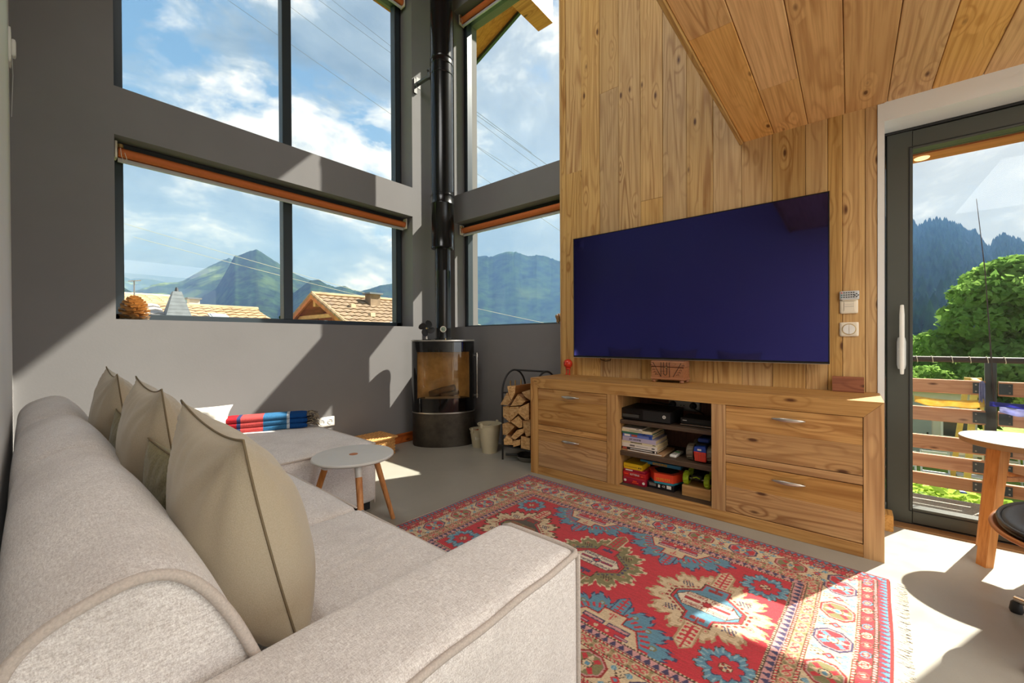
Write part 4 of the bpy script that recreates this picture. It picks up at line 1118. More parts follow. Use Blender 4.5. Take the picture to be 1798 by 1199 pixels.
def stb():
    t = thing('set_top_box', 'slim black set-top box at the right end of the upper shelf', 'set-top box', (2.755, .737, S1))
    MB().cbox(-.085, .085, -.092, .092, .016, .050, .003, 1).build('housing', 'matt_black', t, center=False)
    MB().cbox(-.095, .075, -.098, .092, .004, .012, .002, 1).build('chrome_lip', 'chrome', t, center=False)
    MB().box(-.08, .07, -.088, .088, 0, .016).build('base', 'matt_black', t, center=False)
    MB().box(-.0862, -.0845, .055, .080, .032, .036).build('badge', 'white_plastic', t, center=False)
stb()
def plugs():
    t = thing('power_strip', 'white multi-socket strip on the back of the sideboard with two black plugs', 'socket', (2.945, .885, .585))
    MB().soft(-.022, .0, -.105, .105, -.035, .035, .004, 6).build('plate', 'zinc', t, smooth=2, center=False)
    for y in (.075, -.062):
        MB().tube([(-.02, y, .004), (-.052, y, .004)], [.024, .018], 14).build('plug', 'matt_black', t, smooth=1, center=False)
    for y in (.02, .0): MB().tube([(-.0235, y, 0), (-.02, y, 0)], .004, 8).build('socket_hole', 'matt_black', t, center=False)
    MB().tube([(-.05, -.062, .004), (-.075, -.085, -.01), (-.07, -.13, -.03), (-.04, -.165, -.075)], .004, 6).build('cable', 'rubber_black', t, smooth=2, center=False)
    MB().tube([(-.05, .075, .004), (-.08, .10, .008), (-.07, .16, .012), (-.03, .22, .01)], .004, 6).build('cable', 'rubber_black', t, smooth=2, center=False)
plugs()

def book(name, label, y0, y1, z0, z1, depth, cover, spine_bits, x0=2.615, cat='book'):
    t = thing(name, label, cat, (x0, (y0 + y1) / 2, z0), 0, 'books stacked on the middle shelf'); w = (y1 - y0) / 2; h = z1 - z0; c = min(.0022, h * .16)
    m = MB(); m.box(0, depth, -w, w, 0, c); m.box(0, depth, -w, w, h - c, h); m.box(0, c, -w, w, c, h - c)
    m.build('cover', cover, t, center=False)
    MB().box(c, depth - .004, -w + .003, w - .003, c, h - c).build('pages', 'page_paper', t, center=False)
    for nm, mat, a, b, fa, fb in spine_bits:
        MB().box(-.0006, .0004, a, b, h * fa, h * fb).build(nm, mat, t, center=False)
    return t, h
plain('page_paper', C(206, 182, 142), .9)
plain('cover_white', C(214, 206, 196), .5); plain('cover_cream', C(206, 194, 160), .5); plain('cover_green', C(40, 106, 82), .5)
plain('cover_blue', C(94, 112, 176), .5); plain('cover_lilac', C(172, 162, 184), .5); plain('cover_black', C(34, 30, 30), .5); plain('cover_tan', C(176, 136, 98), .5); plain('cover_deep_blue', C(40, 70, 150), .5)
plain('ink_black', C(30, 30, 32), .7); plain('ink_red', C(170, 80, 60), .7); plain('ink_white', C(226, 222, 214), .7); plain('ink_gold', C(212, 170, 40), .6)
zz = S2
bk = [
 ('pale tan book at the very bottom of the stack, widest', .920, 1.203, .0125, 'cover_tan', [('spine_print', 'ink_white', -.13, .10, .3, .7)]),
 ('thin black book with white spine lettering, second from the bottom', .960, 1.203, .015, 'cover_black', [('spine_print', 'ink_red', .085, .115, .1, .9), ('spine_print', 'ink_white', -.09, .06, .35, .65), ('spine_print', 'ink_white', -.115, -.107, .1, .9)]),
 ('thick white book with a grey title block, third from the bottom', .960, 1.202, .0265, 'cover_white', [('spine_print', 'zinc', .03, .065, .3, .7), ('spine_print', 'ink_black', -.105, -.085, .35, .6), ('spine_print', 'zinc', -.06, .02, .45, .55)]),
 ('slim cream book with small lettering, fourth from the bottom', .957, 1.204, .0145, 'cover_cream', [('spine_print', 'ink_black', -.02, .06, .4, .7), ('spine_print', 'ink_black', -.11, -.09, .4, .7)]),
 ('lilac-white book titled in grey capitals, in the middle of the stack', .968, 1.198, .027, 'cover_lilac', []),
 ('blue and purple book with colourful pictures on its spine', .992, 1.197, .022, 'cover_blue', [('spine_print', 'ink_red', .0, .04, .2, .8), ('spine_print', 'ink_white', .05, .09, .2, .8), ('spine_print', 'cover_deep_blue', -.10, -.08, .05, .95)]),
 ('thin green and blue book lying third from the top', .988, 1.203, .0125, 'cover_green', [('spine_print', 'cover_deep_blue', -.108, -.01, .05, .95), ('spine_print', 'ink_white', -.07, -.03, .4, .7)]),
 ('cream book lying second from the top of the stack', .994, 1.202, .0165, 'cover_cream', [('spine_print', 'zinc', -.04, .05, .4, .65)]),
 ('small white booklet on the very top of the stack', 1.060, 1.200, .0095, 'cover_white', [('spine_print', 'ink_black', -.05, -.03, .3, .7)])]
for lab, a, b, h, cov, bits in bk:
    t, _ = book('book', lab, a, b, zz, zz + h, random.uniform(.19, .24), cov, bits, 2.612 + random.uniform(0, .006)); zz += h + .0003
    if 'grey capitals' in lab: text('AT HOME', .015, (-.0012, .025, h * .5), (PI / 2, 0, -PI / 2), 'ink_black', t, .0004, 1.25)

def remote():
    t = thing('remote_control', 'long white remote with a green key lying beside the books', 'remote', (2.715, .868, S2), -.03)
    MB().soft(-.075, .075, -.021, .021, 0, .018, .006, 8).build('body', 'white_plastic', t, smooth=2, center=False)
    MB().soft(.004, .022, -.016, .016, .016, .0205, .002, 4).build('button', 'key_green', t, smooth=2, center=False)
    for i in range(5):
        for j in (-1, 0, 1): MB().soft(-.058 + i * .011, -.052 + i * .011, j * .011 - .003, j * .011 + .003, .016, .0195, .001, 2).build('button', 'zinc', t, center=False)
plain('key_green', C(40, 150, 70), .5)
remote()
plain('rc_grey', C(104, 96, 80), .7); plain('rc_blue', C(30, 66, 150), .4); plain('rc_red', C(220, 60, 44), .4); plain('rc_lime', C(160, 190, 30), .45)
def toy_truck():
    t = thing('toy_truck', 'big-wheeled toy truck with a red and blue nose at the right of the middle shelf', 'toy', (2.76, .705, S2))
    def wheel(x, y, r, w, mat, nm='wheel'):
        o = MB().lathe([(r * .55, -w), (r * .92, -w), (r, -w * .6), (r, w * .6), (r * .92, w), (r * .55, w)], 22, (0, 0, 0), cap=True)
        o.v = [(x + p[0], y + p[2], r + p[1]) for p in o.v]; k = o.build(nm, mat, t, smooth=1, center=False)
        tr = MB()
        for i in range(14):
            a = 2 * PI * i / 14; cx, cz = x + r * math.cos(a), r + r * math.sin(a)
            tr.tube([(cx, y - w * .8, cz), (x + r * math.cos(a + .15), y + w * .8, r + r * math.sin(a + .15))], .0035, 5)
        tr.build('tread', mat, k, center=False)
    wheel(-.075, .062, .050, .020, 'rc_grey'); wheel(-.075, -.055, .050, .018, 'rc_grey'); wheel(.07, .062, .050, .020, 'rc_grey'); wheel(.07, -.055, .050, .018, 'rc_grey')
    MB().soft(-.09, .10, -.034, .038, .030, .112, .012, 8).build('body', 'matt_black', t, smooth=2, center=False)
    m = MB(); m.prism([(-.036, .012), (.026, .012), (.032, .068), (-.036, .068)], -.135, -.088, 0); m.build('nose', 'rc_red', t, center=False)
    m = MB(); m.prism([(-.038, .068), (.034, .068), (.030, .096), (-.032, .104)], -.132, -.085, 0); m.build('bonnet', 'rc_blue', t, center=False)
    m = MB()
    for i in range(5): m.box(-.137, -.134, -.034, .028, .018 + i * .010, .0195 + i * .010)
    for i in range(4): m.box(-.137, -.134, -.028 + i * .016, -.0265 + i * .016, .014, .066)
    m.build('grille', 'ink_red', t, center=False)
    m = MB(); m.box(-.1335, -.1315, -.010, .012, .076, .086); m.build('decal', 'ink_white', t, center=False)
    MB().soft(-.07, .08, -.040, .030, .110, .140, .012, 6).build('roof', 'cover_deep_blue', t, smooth=2, center=False)
toy_truck()

def game_box(name, label, y0, y1, z0, z1, x0, depth, mat, cat='box', rz=0.0):
    t = thing(name, label, cat, (x0, (y0 + y1) / 2, z0), rz); w = (y1 - y0) / 2; h = z1 - z0
    MB().cbox(0, depth, -w, w, 0, h * .34, .0015, 1).build('tray', mat, t, center=False)
    MB().cbox(-.0015, depth + .001, -w - .0012, w + .0012, h * .30, h, .002, 1).build('lid', mat, t, center=False)
    return t, w, h
plain('box_red', C(176, 28, 34), .4); plain('box_crimson', C(150, 20, 48), .4); plain('box_yellow', C(218, 178, 24), .4); plain('box_orange', C(226, 72, 40), .45); plain('box_teal', C(40, 140, 160), .45); plain('box_black', C(22, 20, 26), .4); plain('box_sky', C(70, 150, 196), .45)
t, w, h = game_box('game_box', 'crimson card game box at the bottom of the stack with round white logos', 1.044, 1.199, S0, S0 + .044, 2.630, .17, 'box_crimson')
for y in (w - .014, -w + .012):
    m = MB(); m.prism([(y + .009 * math.cos(a), h * .52 + .009 * math.sin(a)) for a in [2 * PI * i / 18 for i in range(18)]], -.003, -.001, 0); m.build('logo', 'ink_white', t, center=False)
m = MB(); m.box(-.0028, -.001, -.030, .014, .012, .018); m.box(-.0028, -.001, -.018, .008, .022, .028); m.build('print', 'box_orange', t, center=False)
t, w, h = game_box('game_box', 'bright red card game box with a white word, stacked on the crimson box', 1.044, 1.199, S0 + .0445, S0 + .083, 2.630, .17, 'box_red')
text('KITTENS', .017, (-.0030, -.004, h * .62), (PI / 2, 0, -PI / 2), 'ink_white', t, .0005)
m = MB(); m.box(-.0026, -.001, .040, .070, h * .52, h * .70); m.box(-.0026, -.001, -.060, -.048, h * .42, h * .62); m.build('print', 'box_orange', t, center=False)
t, w, h = game_box('game_box', 'thin dark red box with pink lettering under the yellow box', 1.050, 1.196, S0 + .0835, S0 + .100, 2.632, .165, 'box_crimson')
m = MB(); m.box(-.0026, -.001, .010, .060, h * .45, h * .85); m.build('print', 'ink_white', t, center=False)
t, w, h = game_box('game_box', 'yellow game box on top of the red boxes', 1.070, 1.197, S0 + .1005, S0 + .139, 2.635, .15, 'box_yellow')
m = MB(); m.box(-.0028, -.0012, -.030, .055, h * .44, h * .47); m.box(-.0028, -.0012, -.048, -.040, h * .34, h * .56); m.box(-.0028, -.0012, -.060, -.054, h * .34, h * .56); m.build('print', 'ink_black', t, center=False)
t, w, h = game_box('game_box', 'black boxed game with white safety marks below the orange hexagonal box', .868, 1.036, S0, S0 + .040, 2.655, .19, 'box_black')
text('CE', .016, (-.0030, -.020, h * .62), (PI / 2, 0, -PI / 2), 'ink_white', t, .0005)
m = MB(); m.box(-.003, -.001, -.068, -.040, h * .4, h * .9); m.box(-.003, -.001, .004, .016, h * .36, h * .8); m.build('print', 'ink_white', t, center=False)
m = MB(); m.box(-.0028, -.001, .030, .075, h * .4, h * .86); m.build('print', 'zinc', t, center=False)
def hex_box():
    t = thing('hexagonal_box', 'orange hexagonal game box with yellow lettering and a teal base', 'box', (2.752, .944, S0 + .0405), .12)
    R = .118
    hexa = lambda r: [(r * math.cos(a), r * math.sin(a)) for a in [PI / 6 + PI / 3 * i for i in range(6)]]
    MB().prism(hexa(R - .003), 0, .018).build('tray', 'box_teal', t, center=False)
    MB().prism(hexa(R), .014, .066).build('lid', 'box_orange', t, center=False)
    MB().prism([(.7 * x, .7 * y) for x, y in hexa(R)], .066, .0668).build('picture', 'ink_black', t, center=False)
    # lettering on the near faces
    xf = -R * math.cos(PI / 6) - .0008
    m = MB()
    for i, w in enumerate((.007, .008, .006, .009, .004, .008, .007, .007)): 
        y = .044 - i * .0112; m.box(xf, xf + .001, y - w / 2, y - w / 2 + .0022, .022, .038); m.box(xf, xf + .001, y - w / 2, y + w / 2, .0355, .038); m.box(xf, xf + .001, y - w / 2, y + w / 2, .022 + (.007 if i % 2 else 0), .0245 + (.007 if i % 2 else 0))
    m.build('lettering', 'ink_gold', t, center=False)
hex_box()
t, w, h = game_box('game_box', 'flat blue game box with a yellow title tilted across the lower shelf', .850, 1.12, S0 + .128, S0 + .150, 2.735, .20, 'box_sky')
m = MB()
for i in range(9):
    y = .045 - i * .011; m.box(-.0032, -.001, y - .004, y + .003, .004, .019)
m.build('title', 'ink_gold', t, center=False)
t, w, h = game_box('game_box', 'tall black box with a white panel behind the orange hexagonal box', .862, 1.030, S0, S0 + .124, 2.88, .055, 'box_black')
m = MB(); m.box(-.003, -.001, -w + .012, w * .4, .07, .10); m.box(-.003, -.001, -w + .012, -w + .030, .02, .10); m.build('panel', 'ink_white', t, center=False)
t = thing('wooden_crate_block', 'pale plain wooden box under the green-wheeled toy car', 'box', (2.74, .732, S0))
MB().cbox(-.09, .10, -.083, .083, 0, .066, .002, 1).build('box', 'cabinet_pine_y', t, center=False)
def rc_car():
    t = thing('toy_car', 'toy car with bright green wheels on the lower shelf', 'toy', (2.745, .735, S0 + .0665))
    for sx in (-.055, .06):
        for sy in (-1, 1):
            r, w = .040, .016
            o = MB().lathe([(r * .5, -w), (r * .9, -w), (r, -w * .55), (r, w * .55), (r * .9, w), (r * .5, w)], 20)
            o.v = [(sx + p[0], sy * .062 + p[2], r + p[1]) for p in o.v]; k = o.build('wheel', 'rc_lime', t, smooth=1, center=False)
            h = MB().lathe([(0, -.018), (.018, -.018), (.018, .018), (0, .018)], 14, cap=False); h.v = [(sx + p[0], sy * .062 + p[2], r + p[1]) for p in h.v]; h.build('hub', 'matt_black', k, smooth=1, center=False)
            tr = MB()
            for i in range(12):
                a = 2 * PI * i / 12; tr.tube([(sx + r * math.cos(a), sy * .062 - w * .7, r + r * math.sin(a)), (sx + r * math.cos(a + .2), sy * .062 + w * .7, r + r * math.sin(a + .2))], .004, 5)
            tr.build('tread', 'rc_lime', k, center=False)
    MB().soft(-.07, .08, -.030, .030, .034, .070, .01, 6).build('body', 'matt_black', t, smooth=2, center=False)
    m = MB()
    for sx in (-.055, .06): m.tube([(sx, -.05, .040), (sx, .05, .040)], .005, 8)
    m.build('axle', 'zinc', t, center=False)
    m = MB(); m.tube([(-.072, -.02, .05), (-.075, 0, .058), (-.072, .02, .05)], .004, 6); m.build('bumper', 'rc_lime', t, center=False)
rc_car()
# ================================================================== wood stove
SVX, SVY = 2.705, 3.165
def stove():
    rz = math.atan2(-.724, -.69) + PI / 2            # local -Y faces the room
    t = thing('wood_stove', 'black oval wood stove with a curved glass front in the window corner', 'stove', (SVX, SVY, 0), rz)
    A, Bf, Bb = .312, .178, .150
    def pt(a, k=1.0, z=0.0):
        s, c = math.sin(a), math.cos(a)              # a = 0 faces the room
        return (A * k * s, -(Bf if c > 0 else Bb) * c * k, z)
    def ringshell(m, a0, a1, z0, z1, k, n=40, thick=0.0):
        P = []
        for i in range(n + 1):
            a = a0 + (a1 - a0) * i / n; P.append((pt(a, k, z0), pt(a, k, z1), pt(a, k - thick, z0), pt(a, k - thick, z1)))
        b = len(m.v)
        for q in P: m.v += list(q)
        for i in range(n):
            o = b + i * 4; p = o + 4
            fs = [(o, p, p + 1, o + 1)]
            if thick: fs += [(o + 2, o + 3, p + 3, p + 2), (o + 1, p + 1, p + 3, o + 3), (o, o + 2, p + 2, p)]
            m.f += fs; m.mi += [0] * len(fs)
        if thick:
            e = b + n * 4; m.f += [(b, b + 1, b + 3, b + 2), (e, e + 2, e + 3, e + 1)]; m.mi += [0, 0]
        return m
    def disc(m, z0, z1, k, n=64):
        poly = [pt(2 * PI * i / n, k)[:2] for i in range(n)]; return m.prism(poly, z0, z1)
    # drum base
    m = MB(); disc(m, .0, .012, .965); disc(m, .012, .330, .985); m.build('base_drum', 'stove_iron', t, smooth=1, center=False)
    MB().__class__
    m = MB(); ringshell(m, -PI, PI, .328, .338, 1.005, 72, .03); m.build('base_rim', 'brushed_steel', t, smooth=1, center=False)
    # fire box: rear shell, floor, liner
    m = MB(); ringshell(m, math.radians(96), math.radians(264), .338, 1.028, .985, 48, .02); disc(m, .338, .345, .96); m.build('body', 'stove_iron', t, smooth=1, center=False)
    m = MB(); ringshell(m, math.radians(84), math.radians(276), .46, .96, .86, 40, .03); m.build('firebrick', 'firebrick', t, smooth=1, center=False)
    for zz in (.60, .74, .86):
        m = MB(); ringshell(m, math.radians(96), math.radians(264), zz, zz + .004, .835, 40); m.build('brick_joint', 'dark_line', t, center=False)
    m = MB(); disc(m, .446, .462, .84); m.build('hearth', 'stove_iron', t, center=False)
    for i in range(9):
        x = -.14 + i * .035; MB().cbox(x - .008, x + .008, -.11, .08, .462, .470, .002, 1).build('grate_bar', 'matt_black', t, center=False)
    MB().cbox(-.17, .17, -.135, -.128, .462, .492, .002, 0).build('log_guard', 'brushed_steel', t, center=False)
    for (p, q, r0, r1) in (((-.13, -.04, .500), (.12, -.09, .575), .036, .032), ((-.02, -.09, .490), (.15, -.02, .52), .028, .026), ((-.12, .02, .505), (.10, .04, .50), .034, .034)):
        MB().tube([p, ((p[0] + q[0]) / 2, (p[1] + q[1]) / 2, (p[2] + q[2]) / 2 + .006), q], [r0, (r0 + r1) / 2 * 1.06, r1], 9).build('burnt_log', 'ash_log', t, smooth=1, center=False)
    # curved front: gloss black surround with a clear window
    g = MB(); w0, w1 = math.radians(-53), math.radians(58)
    ringshell(g, math.radians(-96), w0, .345, 1.026, 1.0, 12, .012); ringshell(g, w1, math.radians(96), .345, 1.026, 1.0, 12, .012)
    ringshell(g, w0, w1, .345, .475, 1.0, 30, .012); ringshell(g, w0, w1, .930, 1.026, 1.0, 30, .012)
    d = g.build('door', 'gloss_black', t, smooth=1, center=False)
    p = MB(); ringshell(p, w0, w1, .475, .930, .998, 40, .006); p.build('window_pane', 'stove_glass', d, smooth=1, center=False)
    h = MB(); hx, hy = pt(math.radians(97), 1.0)[:2]; hx += .030; hy -= .028
    h.tube([(hx, hy, .452), (hx, hy, .918)], .0085, 12); h.build('handle', 'chrome', d, smooth=1, center=False)
    for zz in (.480, .885):
        m = MB(); m.tube([(hx - .045, hy + .022, zz), (hx + .004, hy, zz)], .011, 12); m.tube([(hx, hy, zz - .016), (hx, hy, zz + .016)], .013, 12); m.build('handle_mount', 'brushed_steel', d, smooth=1, center=False)
    m = MB(); disc(m, 1.028, 1.036, .99); m.build('top_gasket', 'matt_black', t, center=False)
    m = MB(); disc(m, 1.036, 1.048, 1.012); m.build('top_plate', 'brushed_steel', t, center=False)
    m = MB(); disc(m, 1.0482, 1.0502, .97); m.build('top_inset', 'stove_iron', t, center=False)
    m = MB(); m.tube([(.03, -.13, 1.0502), (.03, -.13, 1.064)], .006, 10); m.build('air_knob', 'brass', t, smooth=1, center=False)
stove()

plain('bracket_steel', C(92, 92, 90), .5, .6)
def flue():
    t = thing('stove_flue', 'tall black flue pipe rising from the stove to the roof', 'flue pipe', (SVX, SVY, 1.0505))
    z = lambda v: v - 1.0505
    MB().lathe([(.094, 0), (.094, .012), (.078, .016), (.078, z(1.16)), (.0795, z(1.165)), (.078, z(1.17)), (.078, z(1.74)), (.0795, z(1.745)), (.078, z(1.75)), (.078, z(2.05))], 40).build('lower_pipe', 'flue_black', t, smooth=1, center=False)
    MB().lathe([(.100, z(1.965)), (.112, z(1.968)), (.112, z(1.985)), (.109, z(1.99)), (.109, z(2.10)), (.114, z(2.18)), (.114, z(2.400)), (.118, z(2.405)), (.118, z(2.415)), (.114, z(2.42)), (.114, z(2.49))], 48).build('adapter', 'flue_black', t, smooth=1, center=False)
    MB().lathe([(.117, z(2.488)), (.117, z(2.502)), (.112, z(2.507)), (.112, z(3.70)), (.1165, z(3.705)), (.1165, z(3.725)), (.112, z(3.73)), (.112, z(3.80)), (.1165, z(3.805)), (.1165, z(3.845)), (.113, z(3.85)), (.1165, z(3.855)), (.1165, z(3.87)), (.112, z(3.875)), (.112, z(5.74))], 48).build('insulated_pipe', 'flue_black', t, smooth=1, center=False)
    b = MB(); b.cbox(-.085, -.035, .085, .125, z(3.70), z(3.79), .003, 2); b.cbox(-.078, -.042, .12, .350, z(3.715), z(3.745), .003, 1); b.cbox(-.080, -.040, .346, .364, z(3.65), z(3.80), .002, 2); b.cbox(-.088, -.032, .300, .306, z(3.68), z(3.79), .002, 2)
    b.tube([(-.105, .10, z(3.765)), (-.02, .10, z(3.765))], .008, 8)
    b.build('wall_bracket', 'bracket_steel', t, smooth=1, center=False)
    g = MB(); gx, gy = -.06, -.072
    g.tube([(gx * .85, gy * .85, z(1.155)), (gx * 1.12, gy * 1.12, z(1.155))], [.030, .030], 24); k = g.build('thermometer', 'chrome', t, smooth=1, center=False)
    g = MB(); g.tube([(gx * 1.121, gy * 1.121, z(1.155)), (gx * 1.13, gy * 1.13, z(1.155))], [.024, .024], 24); g.build('dial', 'dial_green', k, smooth=1, center=False)
    g = MB(); g.tube([(gx * 1.132 - .012, gy * 1.132 + .010, z(1.16)), (gx * 1.132 + .002, gy * 1.132 - .002, z(1.150))], .0022, 6); g.build('needle', 'matt_black', k, center=False)
plain('dial_green', C(140, 158, 140), .5)
flue()

def stove_fan():
    t = thing('stove_fan', 'small black four-bladed stove fan standing on the left of the stove top', 'fan', (2.545, 3.225, 1.0505), -.62)
    MB().cbox(-.040, .040, -.022, .022, 0, .006, .002, 0).build('base', 'black_steel', t, center=False)
    m = MB(); m.tube([(0, .004, .006), (0, .004, .070)], [.014, .006], 10); m.build('stem', 'brushed_steel', t, smooth=1, center=False)
    for k in range(7):
        x = -.036 + k * .012; MB().tube([(x * .4, .018, .066), (x, .022, .120), (x * 1.35, .022, .172)], [.0022, .0028, .002], 6).build('cooling_fin', 'black_steel', t, center=False)
    m = MB(); m.tube([(0, .016, .112), (0, -.030, .112)], .012, 14); m.build('motor', 'matt_black', t, smooth=1, center=False)
    for k in range(4):
        a0 = PI / 4 + k * PI / 2 + .12; b = MB()
        def fn(u, v):
            r = .014 + .066 * u; w = .030 * math.sin(PI * min(1, .12 + u * .82)) ** .7 * (1 + .25 * u); a = a0 + .45 * u
            q = (v - .5) * 2 * w
            return (r * math.cos(a) - q * math.sin(a), -.034 + q * .38, .112 + r * math.sin(a) + q * math.cos(a))
        b.grid(fn, 10, 6); b.build('blade', 'matt_black', t, smooth=2, center=False)
    m = MB(); m.tube([(0, -.030, .112), (0, -.040, .112)], [.010, .004], 12); m.build('hub', 'brass', t, smooth=1, center=False)
stove_fan()

# ------------------------------------------------------------------ log rack and firewood
def rack():
    t = thing('log_rack', 'black wrought-iron log rack with arched sides between the buckets and the sideboard', 'log rack', (2.83, 2.17, 0))
    def arch(y, nm):
        P = [(-.165, y, 0), (-.165, y, .58)] + [(-.165 + .0 + .165 * (1 - math.cos(a)), y, .58 + .195 * math.sin(a)) for a in [PI * i / 24 for i in range(1, 24)]] + [(.165, y, .58), (.165, y, 0)]
        MB().tube(P, .0085, 10).build(nm, 'matt_black', t, smooth=1, center=False)
    arch(.165, 'arch'); arch(-.185, 'arch')
    m = MB(); m.tube([(0, .165, .775), (0, -.185, .775)], .008, 10); m.build('top_bar', 'matt_black', t, smooth=1, center=False)
    for x in (-.165, .165):
        MB().tube([(x, .165, .125), (x, -.185, .125)], .008, 10).build('cross_bar', 'matt_black', t, smooth=1, center=False)
    MB().tube([(-.165, .165, .585), (-.165, .09, .592)], .007, 10).build('tool_bar', 'matt_black', t, smooth=1, center=False)
    MB().box(-.160, .160, -.18, .16, .126, .131).build('shelf', 'matt_black', t, center=False)
    for y in (.10, .04, -.02, -.08, -.14): MB().tube([(-.165, y, .128), (.165, y, .128)], .005, 8).build('slat_rod', 'matt_black', t, center=False)
rack()
RL = [[(2.262, .649), (2.167, .661), (2.175, .594), (2.213, .533), (2.242, .564)], [(2.34, .481), (2.263, .595), (2.215, .526), (2.253, .485)], [(2.242, .478), (2.157, .588), (2.076, .535), (2.117, .499), (2.216, .479)], [(2.116, .607), (2.026, .636), (2.026, .547), (2.076, .567)],
 [(2.325, .465), (2.264, .479), (2.232, .418), (2.243, .333), (2.325, .376)], [(2.242, .47), (2.148, .484), (2.127, .462), (2.153, .419), (2.227, .353)], [(2.153, .435), (2.122, .483), (2.026, .528), (2.027, .39), (2.067, .381)], [(2.238, .344), (2.153, .403), (2.11, .372), (2.111, .312), (2.144, .301)],
 [(2.325, .315), (2.27, .336), (2.19, .305), (2.276, .224), (2.32, .221)], [(2.107, .368), (2.027, .39), (2.028, .252), (2.071, .237), (2.101, .305)], [(2.238, .209), (2.17, .28), (2.092, .307), (2.093, .271), (2.191, .194)], [(2.317, .176), (2.276, .228), (2.217, .192), (2.207, .148), (2.309, .134)], [(2.123, .238), (2.028, .233), (2.029, .135), (2.124, .135)], [(2.207, .185), (2.124, .21), (2.129, .161), (2.202, .134)]]
LL = ['pale split log lying on the very top of the stack, pointing down', 'pale split log at the upper left of the stack against the arch', 'broad pale split log under the topmost one', 'pale log half hidden by the sideboard near the top', 'tall narrow pale log in the middle of the left side', 'pale split log in the centre of the stack', 'ringed pale log beside the sideboard at mid height', 'small wedge log below the centre of the stack', 'dark weathered log on the left below mid height', 'long narrow log against the sideboard in the lower half', 'dark slanted log in the lower middle of the stack', 'orange barked log at the bottom left on the rack shelf', 'square dark log at the bottom beside the sideboard', 'small orange wedge log at the bottom middle']
for i, (L, lab) in enumerate(zip(RL, LL)):
    cyy = sum(p[0] for p in L) / len(L); czz = sum(p[1] for p in L) / len(L)
    k = .985; Q = [((p[0] - cyy) * k, (p[1] - czz) * k) for p in L]
    x0 = 2.655 + random.uniform(-.012, .012); x1 = 2.97 + random.uniform(-.03, .01)
    t = thing('firewood_log', lab, 'log', (x0, cyy, czz), 0, 'split logs stacked in the rack')
    n = len(Q); m = MB(); N = 5; V = []
    for s in range(N + 1):
        u = s / N
        for (a, b) in Q: V.append(((x1 - x0) * u, a * (1 - .05 * u) + .003 * mnoise.noise(Vector((a * 40, u * 4, i))), b * (1 - .05 * u) + .003 * mnoise.noise(Vector((b * 40, u * 4, i + 9)))))
    F = [(s * n + j, s * n + (j + 1) % n, (s + 1) * n + (j + 1) % n, (s + 1) * n + j) for s in range(N) for j in range(n)] + [tuple(range(N * n, N * n + n))]
    m.add(V, F); m.build('split_side', 'log_bark_wood', t, center=False)
    e = MB(); nn = n; c = (-.0, 0, 0)
    ring = [(-.0005 + .002 * mnoise.noise(Vector((a * 60, b * 60, i))), a, b) for a, b in Q]; e.add(ring + [(-.003, 0, 0)], [(j, (j + 1) % nn, nn) for j in range(nn)])
    e.build('cut_end', 'log_end', t, center=False)
TL = ['brass-handled fire tool hanging furthest left in the log rack', 'brass-handled fire tool in the middle of the three in the rack', 'brass-handled fire tool hanging furthest right in the log rack']
for (y, z0, z1), lab in zip(((2.376 - .05, .585, .682), (2.317 - .045, .60, .690), (2.246 - .04, .61, .704)), TL):
    t = thing('fire_tool', lab, 'fire tool', (2.765, y, z0))
    MB().tube([(0, 0, 0), (0, 0, z1 - z0)], .006, 10).build('handle', 'brass', t, smooth=1, center=False)
    MB().tube([(0, 0, 0), (.0, .0, -.17)], .003, 8).build('shaft', 'matt_black', t, center=False)
def pan():
    t = thing('ash_pan', 'round dark grey ash pan on the floor under the log rack', 'pan', (2.80, 2.15, 0))
    MB().lathe([(0, .0), (.085, .0), (.108, .038), (.113, .040), (.113, .044), (.105, .041), (.083, .005), (0, .005)], 36, cap=False).build('pan', 'zinc', t, smooth=1, center=False)
    MB().tube([(-.100, .04, .055), (-.14, .09, .062), (-.165, .125, .062)], [.007, .009, .011], 10).build('handle', 'matt_black', t, smooth=1, center=False)
pan()

# ------------------------------------------------------------------ buckets
def bucket(label, loc, r0, r1, h, lettering=None):
    t = thing('bucket', label, 'bucket', loc)
    m = MB(); pr = []
    for i in range(20):
        u = i / 19; r = r0 + (r1 - r0) * u; z = h * u
        if .24 < u < .29: r += .0022
        if .78 < u < .84: r += .0022
        pr.append((r, z))
    pr = [(0, .002), (r0 - .004, .002), (r0, 0)] + pr[1:] + [(r1 + .006, h), (r1 + .006, h + .006), (r1 - .001, h + .006), (r1 - .003, h - .004), (r0 - .003, .008), (0, .008)]
    m.lathe(pr, 44, cap=False); m.build('body', 'cream_enamel', t, smooth=1, center=False)
    for s in (-1, 1):
        MB().soft(s * r1 - .006, s * r1 + .006, -.014, .014, h - .028, h + .022, .004, 5).build('handle_lug', 'cream_enamel', t, smooth=2, center=False)
    P = [(r1 * math.cos(a) * 1.0, -r1 * .98 * math.sin(a) * .9, h + .012 - .06 * math.sin(a)) for a in [PI * i / 20 for i in range(21)]]
    P = [(p[0], abs(p[1]), p[2]) for p in P]
    MB().tube(P, .0022, 6).build('bail', 'zinc', t, smooth=1, center=False)
    return t
t = bucket('smaller cream bucket with pale lettering next to the stove', (2.835, 2.800, 0), .058, .082, .172)
m = MB()
for i, (w_, h_) in enumerate(((.010, .030), (.004, .024), (.004, .024), (.004, .024), (.004, .024), (.004, .028))):
    a = math.radians(-156 + i * 9.5); r = .0712; ca, sa = math.cos(a), math.sin(a)
    m.tube([(r * ca, r * sa, .082), ((r + .0036) * ca, (r + .0036) * sa, .082 + h_)], .0018 if w_ < .006 else .004, 5)
tag(m.build('embossed_marks', 'ink_white', t, center=False), kind='stuff')
